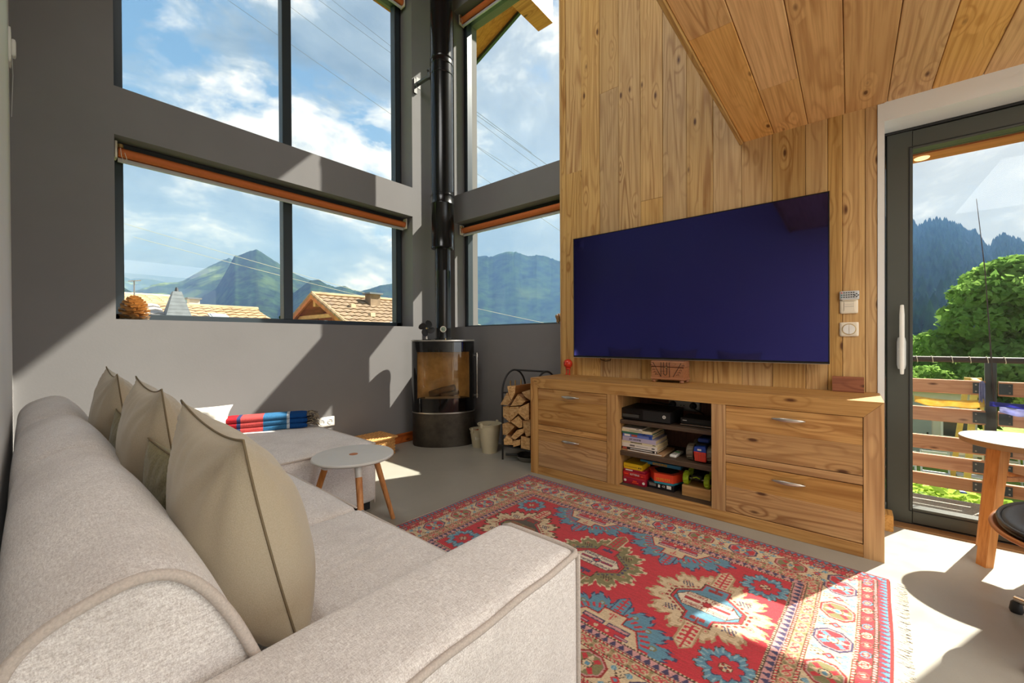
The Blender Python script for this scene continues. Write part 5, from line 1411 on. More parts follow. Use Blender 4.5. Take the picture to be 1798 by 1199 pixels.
t2 = thing('hand_brush', 'orange-handled hearth brush lying in the smaller cream bucket', 'brush', (2.835, 2.80, .150))
MB().tube([(-.01, .05, .0), (.03, -.02, .022), (.05, -.055, .034)], [.008, .010, .008], 10).build('handle', 'skirting_pine', t2, smooth=1, center=False)
MB().soft(-.03, .01, .03, .06, -.03, .004, .006, 4).build('bristles', 'log_bark_wood', t2, smooth=2, center=False)
bucket('larger cream bucket with a zinc inside beside the log rack', (2.765, 2.585, 0), .070, .108, .262)

# ------------------------------------------------------------------ wicker basket
def basket():
    t = thing('wicker_basket', 'lidded wicker basket on the floor between the chaise and the stove', 'basket', (1.98, 3.36, 0))
    hx, hy, h = .20, .125, .150
    body = MB(); rows, cols = 11, 56
    def per(u):
        P = 4 * (hx + hy); s = u * P
        for (L, f) in ((2 * hx, lambda q: (-hx + q, -hy)), (2 * hy, lambda q: (hx, -hy + q)), (2 * hx, lambda q: (hx - q, hy)), (2 * hy, lambda q: (-hx, hy - q))):
            if s <= L + 1e-9: return f(s)
            s -= L
        return (-hx, -hy)
    for k in range(rows):
        z = .008 + k * (h - .012) / (rows - 1); P = []
        for i in range(cols):
            x, y = per(i / cols); o = .0035 * (1 if (i + k) % 2 else -1); L = math.hypot(x, y); P.append((x + x / L * o, y + y / L * o, z))
        body.tube(P, .0062, 5, False, closed=True)
    b = body.build('woven_side', 'wicker', t, smooth=1, center=False); tag(b, kind='stuff')
    MB().box(-hx + .006, hx - .006, -hy + .006, hy - .006, 0.0, h - .006).build('lining', 'wicker', t, center=False)
    lid = MB()
    for k in range(17):
        y = -hy - .008 + k * (2 * hy + .016) / 16
        lid.tube([(-hx - .012 + i * (2 * hx + .024) / 24, y, h + .010 + .0035 * (1 if (i + k) % 2 else -1)) for i in range(25)], .0080, 5)
    l = lid.build('lid', 'wicker', t, smooth=1, center=False); tag(l, kind='stuff')
    rim = MB(); q = [(-hx - .014, -hy - .012), (hx + .014, -hy - .012), (hx + .014, hy + .012), (-hx - .014, hy + .012)]
    for i in range(4):
        a, b2 = q[i], q[(i + 1) % 4]; rim.tube([(a[0] + (b2[0] - a[0]) * j / 12, a[1] + (b2[1] - a[1]) * j / 12, h + .008) for j in range(13)], .010, 6)
    rim.build('rim', 'wicker', l, smooth=1, center=False)
basket()

# ------------------------------------------------------------------ pine cones
def cone(name, label, loc, H, R, rot, lay=0):
    t = thing(name, label, 'pine cone', loc); t.rotation_euler = rot
    MB().lathe([(0, 0), (R * .30, H * .05), (R * .34, H * .35), (R * .2, H * .75), (0, H * .97)], 14, cap=False).build('core', 'pinecone', t, smooth=1, center=False)
    me = None; G = 2.39996; n = 64
    sm = MB()
    def fn(u, v):
        q = 2 * v - 1; w = .07 + .26 * u ** .7
        return (u * (1 - .10 * q * q), q * w, .10 * u * u - .05 * q * q)
    sm.grid(fn, 4, 4)
    def fb(u, v):
        p = fn(u, v); return (p[0] * .97, p[1] * .95, p[2] - .05 - .05 * u)
    sm.grid(fb, 4, 4)
    for i in range(n):
        u = (i + .5) / n; z = H * (.06 + .90 * u); L = R * (math.sin(PI * min(1, .36 + .60 * u)) ** .9 + .06)
        a = i * G
        if me is None:
            o = sm.build('scale', 'pinecone', t, smooth=2, center=False); me = o.data
        else:
            o = bpy.data.objects.new('scale', me); COL.objects.link(o); o.parent = t
        o.location = (0, 0, z); o.rotation_euler = (0, .12 - .85 * u, a); o.scale = (L, L * (.9 + .3 * u), L)
    return t
cone('pine_cone', 'upright open pine cone on the sill of the lower back window', (.455, 3.60, 1.19), .155, .078, (0, 0, .3))
cone('pine_cone', 'pine cone lying on the sill of the lower right window beside the pine wall', (3.135, 2.075, 1.218), .115, .058, (1.15, .25, .6))
MB_ = MB().soft(3.10, 3.15, 1.99, 2.03, 1.19, 1.212, .009, 5)
tag(MB_.build('pebble', 'zinc', smooth=2), 'small dark pebble on the sill beside the lying pine cone', 'stone')

# ------------------------------------------------------------------ roller blinds
def blind(label, kind, a, b, w, z, dr):
    """rust roller blind, rolled up, hung under the head of a window"""
    t = thing('roller_blind', label, 'blind', (((a + b) / 2, w, z) if kind == 'back' else (w, (a + b) / 2, z)), 0, None)
    L = (b - a) / 2
    if kind == 'right': t.rotation_euler = (0, 0, PI / 2 * -1)
    m = MB(); m.tube([(-L + .012, 0, 0), (L - .012, 0, 0)], .0285, 22); m.build('roll', 'blind_rust', t, smooth=1, center=False)
    MB().cbox(-L + .012, L - .012, .012, .030, -.058, -.030, .004, 0).build('bottom_bar', 'light_grey_plastic', t, center=False)
    MB().box(-L + .014, L - .014, .026, .0285, -.035, .002).build('fabric', 'blind_rust', t, center=False)
    MB().cbox(-L, L, .030, .055, .030, .072, .003, 0).build('dark_gap_strip', 'matt_black', t, center=False)  # black strip stands in for the dark gap above the roll
    for s in (-1, 1):
        MB().cbox(s * L - .006, s * L + .006, -.030, .045, -.045, .060, .003, 2).build('bracket', 'ivory_plastic', t, center=False)
    MB().lathe([(0, -.012), (.016, -.010), (.016, .010), (0, .012)], 14, (-L + .02, -.02, .034), cap=False).build('spring_end', 'brass', t, smooth=1, center=False)
    P = [(-L + .02, -.03, .02), (-L + .024, -.034, -.03), (-L + .034, -.030, -.062), (-L + .05, -.030, -.045), (-L + .04, -.03, -.005)]
    MB().tube(P, .0016, 5).build('pull_cord', 'ivory_plastic', t, smooth=1, center=False)
blind('rust-red rolled-up blind across the lower back window', 'back', .375, 2.585, 3.625, 2.272, 0)
blind('rust-red rolled-up blind at the top of the upper back window', 'back', .375, 2.575, 3.625, 4.610, 0)
blind('rust-red rolled-up blind across the lower window right of the flue', 'right', 1.93, 3.352, 3.145, 2.272, 0)
blind('rust-red rolled-up blind at the top of the upper window right of the flue', 'right', 1.93, 3.345, 3.145, 4.615, 0)

# ------------------------------------------------------------------ tall round table by the door
def round_table():
    t = thing('round_table', 'round cream-topped table with slanted oak legs in front of the balcony door', 'table', (2.918, -.622, 0))
    m = MB(); m.lathe([(.0, .548), (.200, .548), (.2105, .553), (.213, .5735), (.213, .5745), (0, .5745)], 72, cap=False); m.build('table_top_edge', 'edge_brown', t, smooth=1, center=False)
    MB().lathe([(0, .5744), (.2115, .5744), (.2125, .5755), (.211, .577), (0, .577)], 72, cap=False).build('table_top', 'laminate_cream', t, smooth=1, center=False)
    for a in (126, 36, 216, 306):
        ca, sa = math.cos(math.radians(a)), math.sin(math.radians(a))
        def sect(r, z, hw):
            c = Vector((r * ca, r * sa, z)); tg = Vector((-sa, ca, 0)); rd = Vector((ca, sa, 0))
            return [c + tg * hw * sx + rd * hw * .8 * sy for sx, sy in ((-1, -1), (1, -1), (1, 1), (-1, 1))]
        V = sect(.182, 0, .021) + sect(.118, .556, .027); m = MB(); m.add([v[:] for v in V], [(3, 2, 1, 0), (4, 5, 6, 7)] + [(i, (i + 1) % 4, 4 + (i + 1) % 4, 4 + i) for i in range(4)])
        m.build('leg', 'oak_leg', t, center=False)
    for a in (36, 126):
        ca, sa = math.cos(math.radians(a)), math.sin(math.radians(a))
        MB().tube([(-.14 * ca, -.14 * sa, .40), (.14 * ca, .14 * sa, .40)], .012, 8).build('stretcher', 'oak_leg', t, center=False)
round_table()

# ------------------------------------------------------------------ black leather chair at the right
def chair():
    t = thing('leather_chair', 'black leather swivel chair with a plywood shell in the sun beside the rug', 'chair', (2.175, -.675, 0), PI + .25)
    R = .30
    def shell(off, shrink=0.0):
        def fn(u, v):
            a = 2 * PI * v; r = u
            x = math.cos(a) * r; y = math.sin(a) * r
            X = x * (R - shrink); Y = y * (R * .95 - shrink)
            z = .335 + .075 * r ** 2.4 + .05 * max(0, y) ** 2 - .02 * max(0, -y) ** 3 + off
            return (X, Y, z)
        return fn
    m = MB(); m.grid(shell(0), 16, 56); m.grid(shell(-.014, .001), 16, 56)
    rim = [shell(-.007)(1, i / 56) for i in range(56)]; m.tube(rim, .0078, 6, False, closed=True)
    m.build('shell', 'ply_edge', t, smooth=2, center=False)
    p = MB()
    def pad(u, v):
        x, y, z = shell(.004, .012)(u, v); return (x, y, z + .050 * max(0, 1 - u ** 6) ** .5)
    p.grid(pad, 20, 56)
    pd = p.build('seat_pad', 'black_leather', t, smooth=2, center=False)
    MB().tube([pad(.985, i / 56) for i in range(56)], .007, 6, False, closed=True).build('piping', 'black_leather', pd, smooth=2, center=False)
    m = MB(); m.tube([(0, 0, .07), (0, 0, .33)], [.028, .024], 16); m.build('column', 'chrome', t, smooth=1, center=False)
    for k in range(4):
        a = 2 * PI * k / 4 - 1.145; ca, sa = math.cos(a), math.sin(a)
        MB().tube([(0, 0, .085), (.15 * ca, .15 * sa, .075), (.30 * ca, .30 * sa, .052)], [.020, .017, .013], 10).build('leg', 'chrome', t, smooth=1, center=False)
        MB().lathe([(0, 0), (.016, .001), (.019, .010), (.015, .038), (.008, .046), (0, .046)], 16, (.30 * ca, .30 * sa, 0), cap=False).build('foot', 'matt_black', t, smooth=1, center=False)
    b = MB()
    def back(u, v):
        a = (u - .5) * 1.5; r = .315; h = .44 + .30 * v
        return (r * math.sin(a), -.02 + r * math.cos(a) + .06 * v, h + .03 * math.cos(a * 2) * v)
    b.grid(back, 24, 10); o = b.build('backrest', 'ply_edge', t, smooth=2, center=False); md = o.modifiers.new('s', 'SOLIDIFY'); md.thickness = .012
    m = MB(); m.tube([(0, .24, .36), (0, .30, .46), (0, .335, .56)], .014, 8); m.build('back_support', 'chrome', t, smooth=1, center=False)
chair()
# ================================================================== outside
GZ = -3.0
# balcony deck and railing
DK = struct(MB().box(3.42, 4.08, -4.1, 2.6, -.30, -.085).build('balcony_deck', 'stone_slab', center=False)) if False else None
def deckmat():
    t = NT('stone_slab'); o = t.obj(); n = t.noise(o, 180, 3, .7); b = t.noise(o, 5, 4, .6)
    c = t.ramp(n, [(.35, C(128, 124, 114)), (.65, C(196, 192, 180))]); c = t.mix(t.mr(b, .4, .7, 0, .4), c, C(150, 148, 138)); t.col(c); t.set(Roughness=.9); t.bump(n, .4, .004); MAT['stone_slab'] = t.m
deckmat()
DK = struct(MB().box(3.42, 4.06, -4.1, 2.6, -.30, -.10).build('balcony_deck', 'outside_render', center=False))
x = 3.425
while x < 4.05:
    MB().cbox(x, x + .138, -4.1, 2.6, -.10, -.08, .003, 1).build('plank', 'stone_slab', DK); x += .1415
def railing():
    XR = 4.20
    t = thing('balcony_railing', 'balcony railing of reddish larch boards on dark steel posts outside the door', 'railing', (XR, -.70, -.10))
    T = Vector(t.location)
    def P(nm, mat, mb, parent=t, smooth=False):
        o = mb.build(nm, mat, parent, smooth=smooth); o.location = Vector(o.location) - T - (Vector(parent.location) if parent is not t else Vector((0, 0, 0))); return o
    posts = [2.25, .765, -.735, -2.235, -3.735]
    for y in posts:
        p = P('post', 'rail_steel', MB().cbox(XR - .012, XR + .012, y - .027, y + .027, -.45, .885, .002, 2))
        P('foot_plate', 'rail_steel', MB().box(XR - .14, XR + .012, y - .05, y + .05, -.2, -.19), p)
    zs = [(.655, .751), (.453, .551), (.247, .346), (.115, .209), (-.016, .070)]
    for i in range(len(posts) - 1):
        ya, yb = posts[i], posts[i + 1]
        for z0, z1 in zs:
            P('plank', 'larch_y', MB().cbox(XR - .048, XR - .014, yb + .030, ya - .030, z0, z1, .004, 1))
    for y in posts:
        for z0, z1 in zs:
            for s in (-1, 1):
                a, b = sorted((y + s * .028, y + s * .088))
                pl = P('fixing_plate', 'rail_steel', MB().cbox(XR - .053, XR - .048, a, b, z0 + .012, z1 - .012, .001, 2))
                bo = MB()
                for zz in (z0 + .026, z1 - .026): bo.tube([(XR - .057, y + s * .074, zz), (XR - .053, y + s * .074, zz)], .005, 8)
                P('bolt', 'brushed_steel', bo, pl)
    r = P('top_rail', 'rail_dark', MB().tube([(XR, 2.3, .893), (XR, -4.1, .893)], .021, 12), smooth=1)
    y = 2.2
    while y > -4.0:
        P('cord_tie', 'ivory_plastic', MB().tube([(XR + .023 * math.cos(a), y + .004 * math.sin(a), .893 + .023 * math.sin(a)) for a in [2 * PI * i / 14 for i in range(14)]], .0022, 5, False, closed=True), r); y -= random.uniform(.075, .10)
    return t
plain('rail_steel', C(82, 90, 92), .45, .4); plain('rail_dark', C(62, 48, 44), .6)
railing()

def cloth_mat(name, c1, c2):
    t = NT(name); n = t.noise(t.obj(), 30, 3, .6); c = t.ramp(n, [(.3, c1), (.7, c2)])
    t.N.remove(t.b); df = t.nd('ShaderNodeBsdfDiffuse'); tl = t.nd('ShaderNodeBsdfTranslucent'); mx = t.nd('ShaderNodeMixShader'); mx.inputs[0].default_value = .6
    t.L.new(c, df.inputs[0]); t.L.new(c, tl.inputs[0]); t.L.new(df.outputs[0], mx.inputs[1]); t.L.new(tl.outputs[0], mx.inputs[2]); t.L.new(mx.outputs[0], t.out.inputs[0]); MAT[name] = t.m
cloth_mat('flag_green', C(140, 160, 104), C(160, 180, 122)); cloth_mat('flag_yellow', C(232, 202, 116), C(244, 220, 150)); cloth_mat('flag_blue', C(88, 92, 180), C(112, 116, 206)); cloth_mat('flag_pale_blue', C(176, 180, 222), C(204, 206, 236))
def flag(label, y0, y1, z0, sag, h, mat, X=4.135, seed=0, tip=0):
    """thin cloth flag strung along the railing"""
    m = MB()
    def fn(u, v):
        y = y0 + (y1 - y0) * u; top = z0 - sag * math.sin(PI * u); hh = h * (1 - tip * abs(2 * u - 1) ** 2)
        return (X + .010 * math.sin(u * 17 + seed) * v + .004 * mnoise.noise(Vector((u * 8, v * 4, seed))), y, top - hh * v * (1 + .12 * math.sin(u * 11 + seed)))
    m.grid(fn, 40, 8)
    o = m.build('prayer_flag', mat, smooth=2); md = o.modifiers.new('s', 'SOLIDIFY'); md.thickness = .0015
    tag(o, label, 'flag')
flag('green cloth flag tied along the balcony railing', -.12, -.355, .632, .012, .052, 'flag_green', seed=1)
flag('yellow cloth flag tied along the balcony railing left of the post', -.36, -.70, .628, .016, .052, 'flag_yellow', seed=5)
flag('deep blue twisted cloth flag right of the railing post', -.72, -.98, .620, .006, .030, 'flag_blue', X=4.130, seed=8)
flag('pale blue cloth flag drooping under the deep blue one', -.76, -1.02, .592, .012, .045, 'flag_pale_blue', X=4.126, seed=11)
flag('lilac knotted ribbon wound round the railing post', -.672, -.70, .735, -.02, .13, 'flag_pale_blue', X=4.128, seed=3)
tag(MB().tube([(4.16, -.745, .60), (4.16, -.730, .95), (4.14, -.70, 1.5), (4.10, -.655, 1.98)], [.005, .004, .003, .0015], 6).build('fishing_rod', 'rail_dark', smooth=1), 'thin dark rod leaning up from the balcony railing against the trees', 'rod')

# ------------------------------------------------------------------ terrain
def ground_mats():
    t = NT('meadow'); o = t.obj(); n = t.noise(o, .9, 5, .65); k = t.noise(o, 9, 3, .6)
    c = t.ramp(n, [(.3, C(74, 104, 40)), (.5, C(120, 150, 58)), (.7, C(150, 166, 80))]); c = t.mix(t.mr(k, .4, .7, 0, .4), c, C(60, 86, 34)); t.col(c); t.set(Roughness=.95); t.bump(k, .6, .05); MAT['meadow'] = t.m
    t = NT('alp'); g = t.nd('ShaderNodeNewGeometry'); p = g.outputs['Position']
    n = t.noise(p, .0035, 8, .65, .3); n2 = t.noise(p, .02, 6, .7); sx = t.nd('ShaderNodeSeparateXYZ'); t.L.new(g.outputs['Normal'], sx.inputs[0])
    forest = t.ramp(n2, [(.38, C(16, 30, 24)), (.62, C(46, 70, 40))])
    meadow = t.ramp(n2, [(.35, C(78, 104, 48)), (.65, C(116, 134, 68))])
    c = t.mix(t.mr(n, .50, .60), forest, meadow)
    rock = t.ramp(n2, [(.4, C(112, 104, 92)), (.6, C(160, 150, 136))])
    c = t.mix(t.mr(t.mth('ADD', sx.outputs[2], t.mth('MULTIPLY', t.mth('SUBTRACT', n, .5), 1.4)), .52, .42), c, rock)
    t.col(c); t.set(Roughness=1.0); t.b.inputs['Specular IOR Level'].default_value = 0; MAT['alp'] = t.m
    t = NT('forest_alp'); g = t.nd('ShaderNodeNewGeometry'); p = g.outputs['Position']; n2 = t.noise(p, .03, 6, .7); n = t.noise(p, .006, 5, .6)
    c = t.ramp(n2, [(.40, C(10, 20, 18)), (.60, C(44, 66, 40))]); c = t.mix(t.mr(n, .54, .68, 0, .4), c, C(84, 106, 56)); t.col(c); t.set(Roughness=1.0); t.b.inputs['Specular IOR Level'].default_value = 0; MAT['forest_alp'] = t.m
ground_mats()
struct(MB().box(4.5, 130, -130, 60, GZ - 1, GZ).build('ground', 'meadow'))
struct(MB().box(-120, 4.5, 3.95, 130, GZ - 1, GZ).build('ground', 'meadow'))

def ridge(name, label, prof, D, mat, base, near=.45, seed=0, rough=.06, step=.12, rows=34, spiky=0.0):
    """mountain: skyline given as (azimuth deg, slope) pairs at distance D, with a real flank falling towards the house and a back"""
    prof = sorted(prof); a0, a1 = prof[0][0], prof[-1][0]; n = int((a1 - a0) / step) + 1
    A = np.linspace(a0, a1, n); S = np.interp(A, [p[0] for p in prof], [p[1] for p in prof])
    V = []; R = rows + 8
    for a, s in zip(A, S):
        ca, sa = math.cos(math.radians(a)), math.sin(math.radians(a))
        for j in range(R + 1):
            if j <= rows:
                t = j / rows; d = D * (near + (1 - near) * t); top = D * s
                fr = mnoise.fractal(Vector((d * ca, d * sa, seed * 100)) * (9.0 / D), 1.0, 2.1, 6)
                spur = abs(mnoise.noise(Vector((a * .22 + seed, t * 1.1, seed)))) * .5
                h = base + (top - base) * (t ** 1.25) + (top - base) * (rough * 4 * t * (1 - t) * fr - .28 * spur * 4 * t * (1 - t) * t)
                h += (top - base) * rough * .22 * mnoise.noise(Vector((a * 3.1, seed, 0))) * t ** 4
                if spiky: h += spiky * D * abs(mnoise.noise(Vector((a * 9, t * 30, seed)))) * t
            else:
                t = (j - rows) / 8; d = D * (1 + .5 * t); h = D * s * (1 - t) + base * t
            V.append((d * ca, d * sa, 1.05 + h))
    F = [(i * (R + 1) + j, i * (R + 1) + j + 1, (i + 1) * (R + 1) + j + 1, (i + 1) * (R + 1) + j) for i in range(n - 1) for j in range(R)]
    F = [f[::-1] for f in F]
    m = MB(); m.add(V, F); o = m.build(name, mat, smooth=2); tag(o, label, 'mountain'); o['kind'] = 'structure'; return o
ridge('mountain', 'pale snow-streaked distant range at the left edge of the back window', [(112, -.008), (104, .03), (96, .08), (88, .105), (86, .112), (84.2, .1108), (83.7, .1147), (83, .1118), (82.4, .1139), (81.5, .1143), (80.4, .1109), (79.4, .1069), (77, .095), (70, .05), (62, -.008)], 7000, 'alp', -60, seed=1, rough=.05)
ridge('mountain', 'dark wooded spur low at the left edge of the back window', [(115, -.02), (106, .05), (98, .10), (90, .120), (86, .112), (84.2, .1028), (83.7, .0975), (83.1, .0901), (82.6, .0826), (81.5, .070), (80, .05), (77, -.02)], 1500, 'forest_alp', -40, seed=2, rough=.04)
ridge('mountain', 'green-shouldered ridge left of the main peak', [(92, -.015), (86, .06), (83.3, .0859), (82.2, .0956), (81.2, .1054), (80.4, .1098), (79.4, .1112), (78.7, .1178), (77.4, .1364), (76.2, .1521), (75.1, .1644), (74.7, .1675), (74.2, .1627), (72.6, .1395), (70, .11), (62, -.015)], 3600, 'alp', -60, seed=3, rough=.05)
ridge('mountain', 'steep dark blue-green main peak in the middle of the back window', [(86, -.02), (84, .02), (80.5, .045), (79, .060), (77.48, .083), (75.92, .1050), (75.11, .1357), (74.56, .1573), (74.17, .1743), (73.84, .1736), (72.6, .1867), (71.91, .1905), (70.87, .1781), (69.67, .1643), (67.83, .1436), (66.25, .1329), (63.95, .1211), (61, .105), (57, .08), (50, -.02)], 2600, 'forest_alp', -60, seed=4, rough=.035, rows=44)
ridge('mountain', 'lower wooded ridges right of the main peak', [(72, -.02), (70, .06), (68, .105), (66.2, .1329), (65.3, .1352), (64.3, .1247), (63.3, .1204), (62.2, .1238), (61.2, .1142), (60.2, .1135), (59.1, .1195), (57.8, .1283), (56.2, .1334), (53.9, .1428), (50, .160), (46, .19), (40, .12), (32, -.02)], 1900, 'forest_alp', -50, seed=5, rough=.03, spiky=.0012)
ridge('mountain', 'wooded green mountain filling the lower window right of the flue', [(62, -.02), (55, .10), (48, .190), (46, .198), (44.9, .2032), (43.7, .2062), (42.7, .2035), (41.7, .2106), (40.5, .2162), (39.3, .2161), (38.2, .2089), (37.3, .2045), (36.5, .2071), (35.3, .2053), (34.1, .1978), (32.8, .1889), (30, .175), (26, .15), (18, .10), (8, .05), (0, -.02)], 1600, 'forest_alp', -50, seed=6, rough=.05, spiky=.0008)
ridge('mountain', 'steep forested hillside seen through the balcony door', [(34, -.01), (27, .03), (20, .09), (14, .14), (9, .18), (4, .20), (0, .205), (-3, .21), (-4.8, .196), (-5.2, .180), (-5.8, .186), (-6.4, .190), (-6.9, .188), (-7.4, .180), (-8.2, .170), (-8.6, .160), (-9, .160), (-9.3, .148), (-9.7, .131), (-10, .137), (-10.4, .146), (-10.9, .148), (-11.4, .138), (-11.8, .134), (-14, .12), (-18, .10), (-24, .06), (-32, .0), (-36, -.01)], 320, 'forest_alp', -3, seed=7, rough=.03, near=.3)

# conifers along the hillside: one mass nobody could count
def conifers():
    hp = sorted([(4, .20), (0, .205), (-3, .21), (-4.8, .196), (-5.2, .180), (-5.8, .186), (-6.4, .190), (-6.9, .188), (-7.4, .180), (-8.2, .170), (-8.6, .160), (-9, .160), (-9.3, .148), (-9.7, .131), (-10, .137), (-10.4, .146), (-10.9, .148), (-11.4, .138), (-11.8, .134), (-14, .12), (-18, .10)])
    xs, ys = [p[0] for p in hp], [p[1] for p in hp]
    V = []; F = []; R = random.Random(4)
    def tree(x, y, z, h, r):
        for k in range(4):
            zb = z + h * (.08 + .23 * k); zt = z + h * min(1.0, .08 + .23 * k + .42); rk = r * (1 - .23 * k); b = len(V); n = 7
            ph = R.random() * 6
            for i in range(n): V.append((x + rk * math.cos(ph + 2 * PI * i / n) * R.uniform(.75, 1.15), y + rk * math.sin(ph + 2 * PI * i / n) * R.uniform(.75, 1.15), zb - R.uniform(0, .05) * h))
            V.append((x, y, zt)); F.extend((b + i, b + (i + 1) % n, b + n) for i in range(n))
    for k in range(2600):
        t = R.random() ** .6; a = R.uniform(-14.5, 2); s = np.interp(a, xs, ys)
        if k < 420: t = R.uniform(.96, 1.0); a = R.uniform(-13, -3.5); s = np.interp(a, xs, ys)
        D = 320; d = D * (.3 + .7 * t); top = D * s; h0 = -3 + (top + 3) * t ** 1.25
        h = R.uniform(4, 7.5) * (1 if t > .9 else 1.35); tree(d * math.cos(math.radians(a)), d * math.sin(math.radians(a)), 1.05 + h0 - 1.2, h, h * R.uniform(.20, .30))
    m = MB(); m.v = V; m.f = F; m.mi = [0] * len(F)
    o = m.build('forest', 'conifer', smooth=False); tag(o, 'dense dark conifer forest covering the hillside beyond the balcony', 'forest', kind='stuff')
def conif_mat():
    t = NT('conifer'); g = t.nd('ShaderNodeNewGeometry'); n = t.noise(g.outputs['Position'], .25, 4, .7); t.col(t.ramp(n, [(.35, C(28, 50, 36)), (.65, C(56, 84, 52))])); t.set(Roughness=1.0); t.b.inputs['Specular IOR Level'].default_value = 0; MAT['conifer'] = t.m
conif_mat(); conifers()

# ------------------------------------------------------------------ broadleaf trees and hedges
def leaf_mat(name, c1, c2):
    t = NT(name); g = t.nd('ShaderNodeNewGeometry'); n = t.noise(g.outputs['Position'], 1.1, 4, .7); n2 = t.noise(g.outputs['Position'], 14, 2, .6)
    c = t.ramp(n, [(.3, c1), (.7, c2)]); c = t.mix(t.mr(n2, .4, .7, 0, .35), c, tuple(x * .6 for x in c1[:3]) + (1,))
    t.N.remove(t.b); df = t.nd('ShaderNodeBsdfDiffuse'); tl = t.nd('ShaderNodeBsdfTranslucent'); mx = t.nd('ShaderNodeMixShader'); mx.inputs[0].default_value = .5
    t.L.new(c, df.inputs[0]); t.L.new(c, tl.inputs[0]); t.L.new(df.outputs[0], mx.inputs[1]); t.L.new(tl.outputs[0], mx.inputs[2]); t.L.new(mx.outputs[0], t.out.inputs[0]); MAT[name] = t.m
leaf_mat('leaf_green', C(92, 136, 62), C(164, 198, 104)); leaf_mat('leaf_dark', C(72, 112, 62), C(126, 164, 92)); leaf_mat('leaf_lime', C(150, 180, 70), C(206, 222, 112))
def leaves(name, mat, blobs, per, size, parent=None, seed=0):
    """leaf quads spread through a set of ellipsoid branch masses (x, y, z, rx, ry, rz)"""
    R = np.random.default_rng(seed); V = []
    for (x, y, z, rx, ry, rz) in blobs:
        d = R.normal(size=(per, 3)); d /= np.linalg.norm(d, axis=1)[:, None]; rad = R.uniform(.55, 1.05, per) ** .5
        c = np.array([x, y, z]) + d * rad[:, None] * np.array([rx, ry, rz])
        nrm = d + R.normal(scale=.7, size=(per, 3)); nrm[:, 2] += .5; nrm /= np.linalg.norm(nrm, axis=1)[:, None]
        t1 = np.cross(nrm, R.normal(size=(per, 3))); t1 /= np.linalg.norm(t1, axis=1)[:, None]; t2 = np.cross(nrm, t1)
        s = size * R.uniform(.6, 1.3, per)[:, None]
        q = np.stack([c + t1 * s, c + t2 * s * .55, c - t1 * s, c - t2 * s * .55], 1); V.append(q.reshape(-1, 3))
    V = np.concatenate(V); n = len(V) // 4
    me = bpy.data.meshes.new(name); me.vertices.add(len(V)); me.vertices.foreach_set('co', V.astype(np.float32).ravel())
    me.loops.add(n * 4); me.loops.foreach_set('vertex_index', np.arange(n * 4, dtype=np.int32)); me.polygons.add(n); me.polygons.foreach_set('loop_start', np.arange(0, n * 4, 4, dtype=np.int32))
    me.update(calc_edges=True); me.materials.append(MAT[mat])
    o = bpy.data.objects.new(name, me); COL.objects.link(o); o.parent = parent; return o
def broad_tree(label, x, y, base, h, r, seed, mat='leaf_green', nb=46, per=520, size=.13):
    R = random.Random(seed); t = thing('broadleaf_tree', label, 'tree', (x, y, base))
    blobs = []
    for k in range(nb):
        a = R.uniform(0, 2 * PI); u = R.uniform(.22, 1.0); env = math.sin(PI * min(1, .18 + .80 * u)) ** .6
        rr_ = r * env * math.sqrt(R.uniform(.25, 1)); s = r * R.uniform(.22, .36)
        blobs.append((rr_ * math.cos(a), rr_ * math.sin(a), h * u - s * .4, s, s, s * .62))
    f = leaves('foliage', mat, blobs, per, size, t, seed); tag(f, kind='stuff')
    m = MB(); m.tube([(0, 0, 0), (.05 * r, .02 * r, h * .3), (0, .05 * r, h * .6), (.02 * r, 0, h * .86)], [r * .075, r * .06, r * .04, r * .012], 9)
    for k in range(9):
        b = blobs[k * 4 % nb]; z0 = h * R.uniform(.22, .6); m.tube([(0, 0, z0), (b[0] * .5, b[1] * .5, (z0 + b[2]) / 2 + .1), (b[0], b[1], b[2])], [r * .03, r * .018, r * .006], 6)
    m.build('trunk', 'bark', t, smooth=1, center=False); return t
plain('bark', C(84, 70, 56), .95, 0, .2, .3, 6, .5)
broad_tree('large round leafy tree beyond the balcony railing', 22.5, -5.2, GZ, 6.9, 3.0, 5, nb=70, per=620, size=.15)
broad_tree('lower pale green bushy tree left of the large tree beyond the balcony', 27.0, -1.9, GZ, 5.0, 1.9, 8, 'leaf_dark', 34, 520, .14)
broad_tree('bright green young tree behind the railing post', 18.2, -4.4, GZ, 3.65, .95, 12, 'leaf_lime', 26, 460, .10)
broad_tree('small tree at the foot of the large one, between railing and hill', 19.6, -.2, GZ, 3.5, 1.1, 14, 'leaf_green', 26, 460, .11)
broad_tree('green bush showing between the two chalet roofs', 8.9, 25.5, GZ, 5.4, .9, 16, 'leaf_green', 22, 360, .09)
def spruce(label, x, y, base, h, r, seed):
    R = random.Random(seed); t = thing('spruce_tree', label, 'tree', (x, y, base)); m = MB()
    blobs = []
    for k in range(26):
        u = k / 25; z = h * (.10 + .88 * u); rad = r * (1 - u) ** .9 + .03; nn = max(3, int(9 * (1 - u)) + 2)
        for i in range(nn):
            a = 2 * PI * (i + R.random() * .6) / nn + k; blobs.append((rad * .65 * math.cos(a), rad * .65 * math.sin(a), z, rad * .42, rad * .42, .07))
    f = leaves('foliage', 'conifer', blobs, 46, .055, t, seed); tag(f, kind='stuff')
    MB().tube([(0, 0, 0), (0, 0, h * .97)], [.10, .015], 8).build('trunk', 'bark', t, smooth=1, center=False)
spruce('slim dark spruce between the two chalet roofs', 8.7, 23.2, GZ, 5.8, .7, 3)
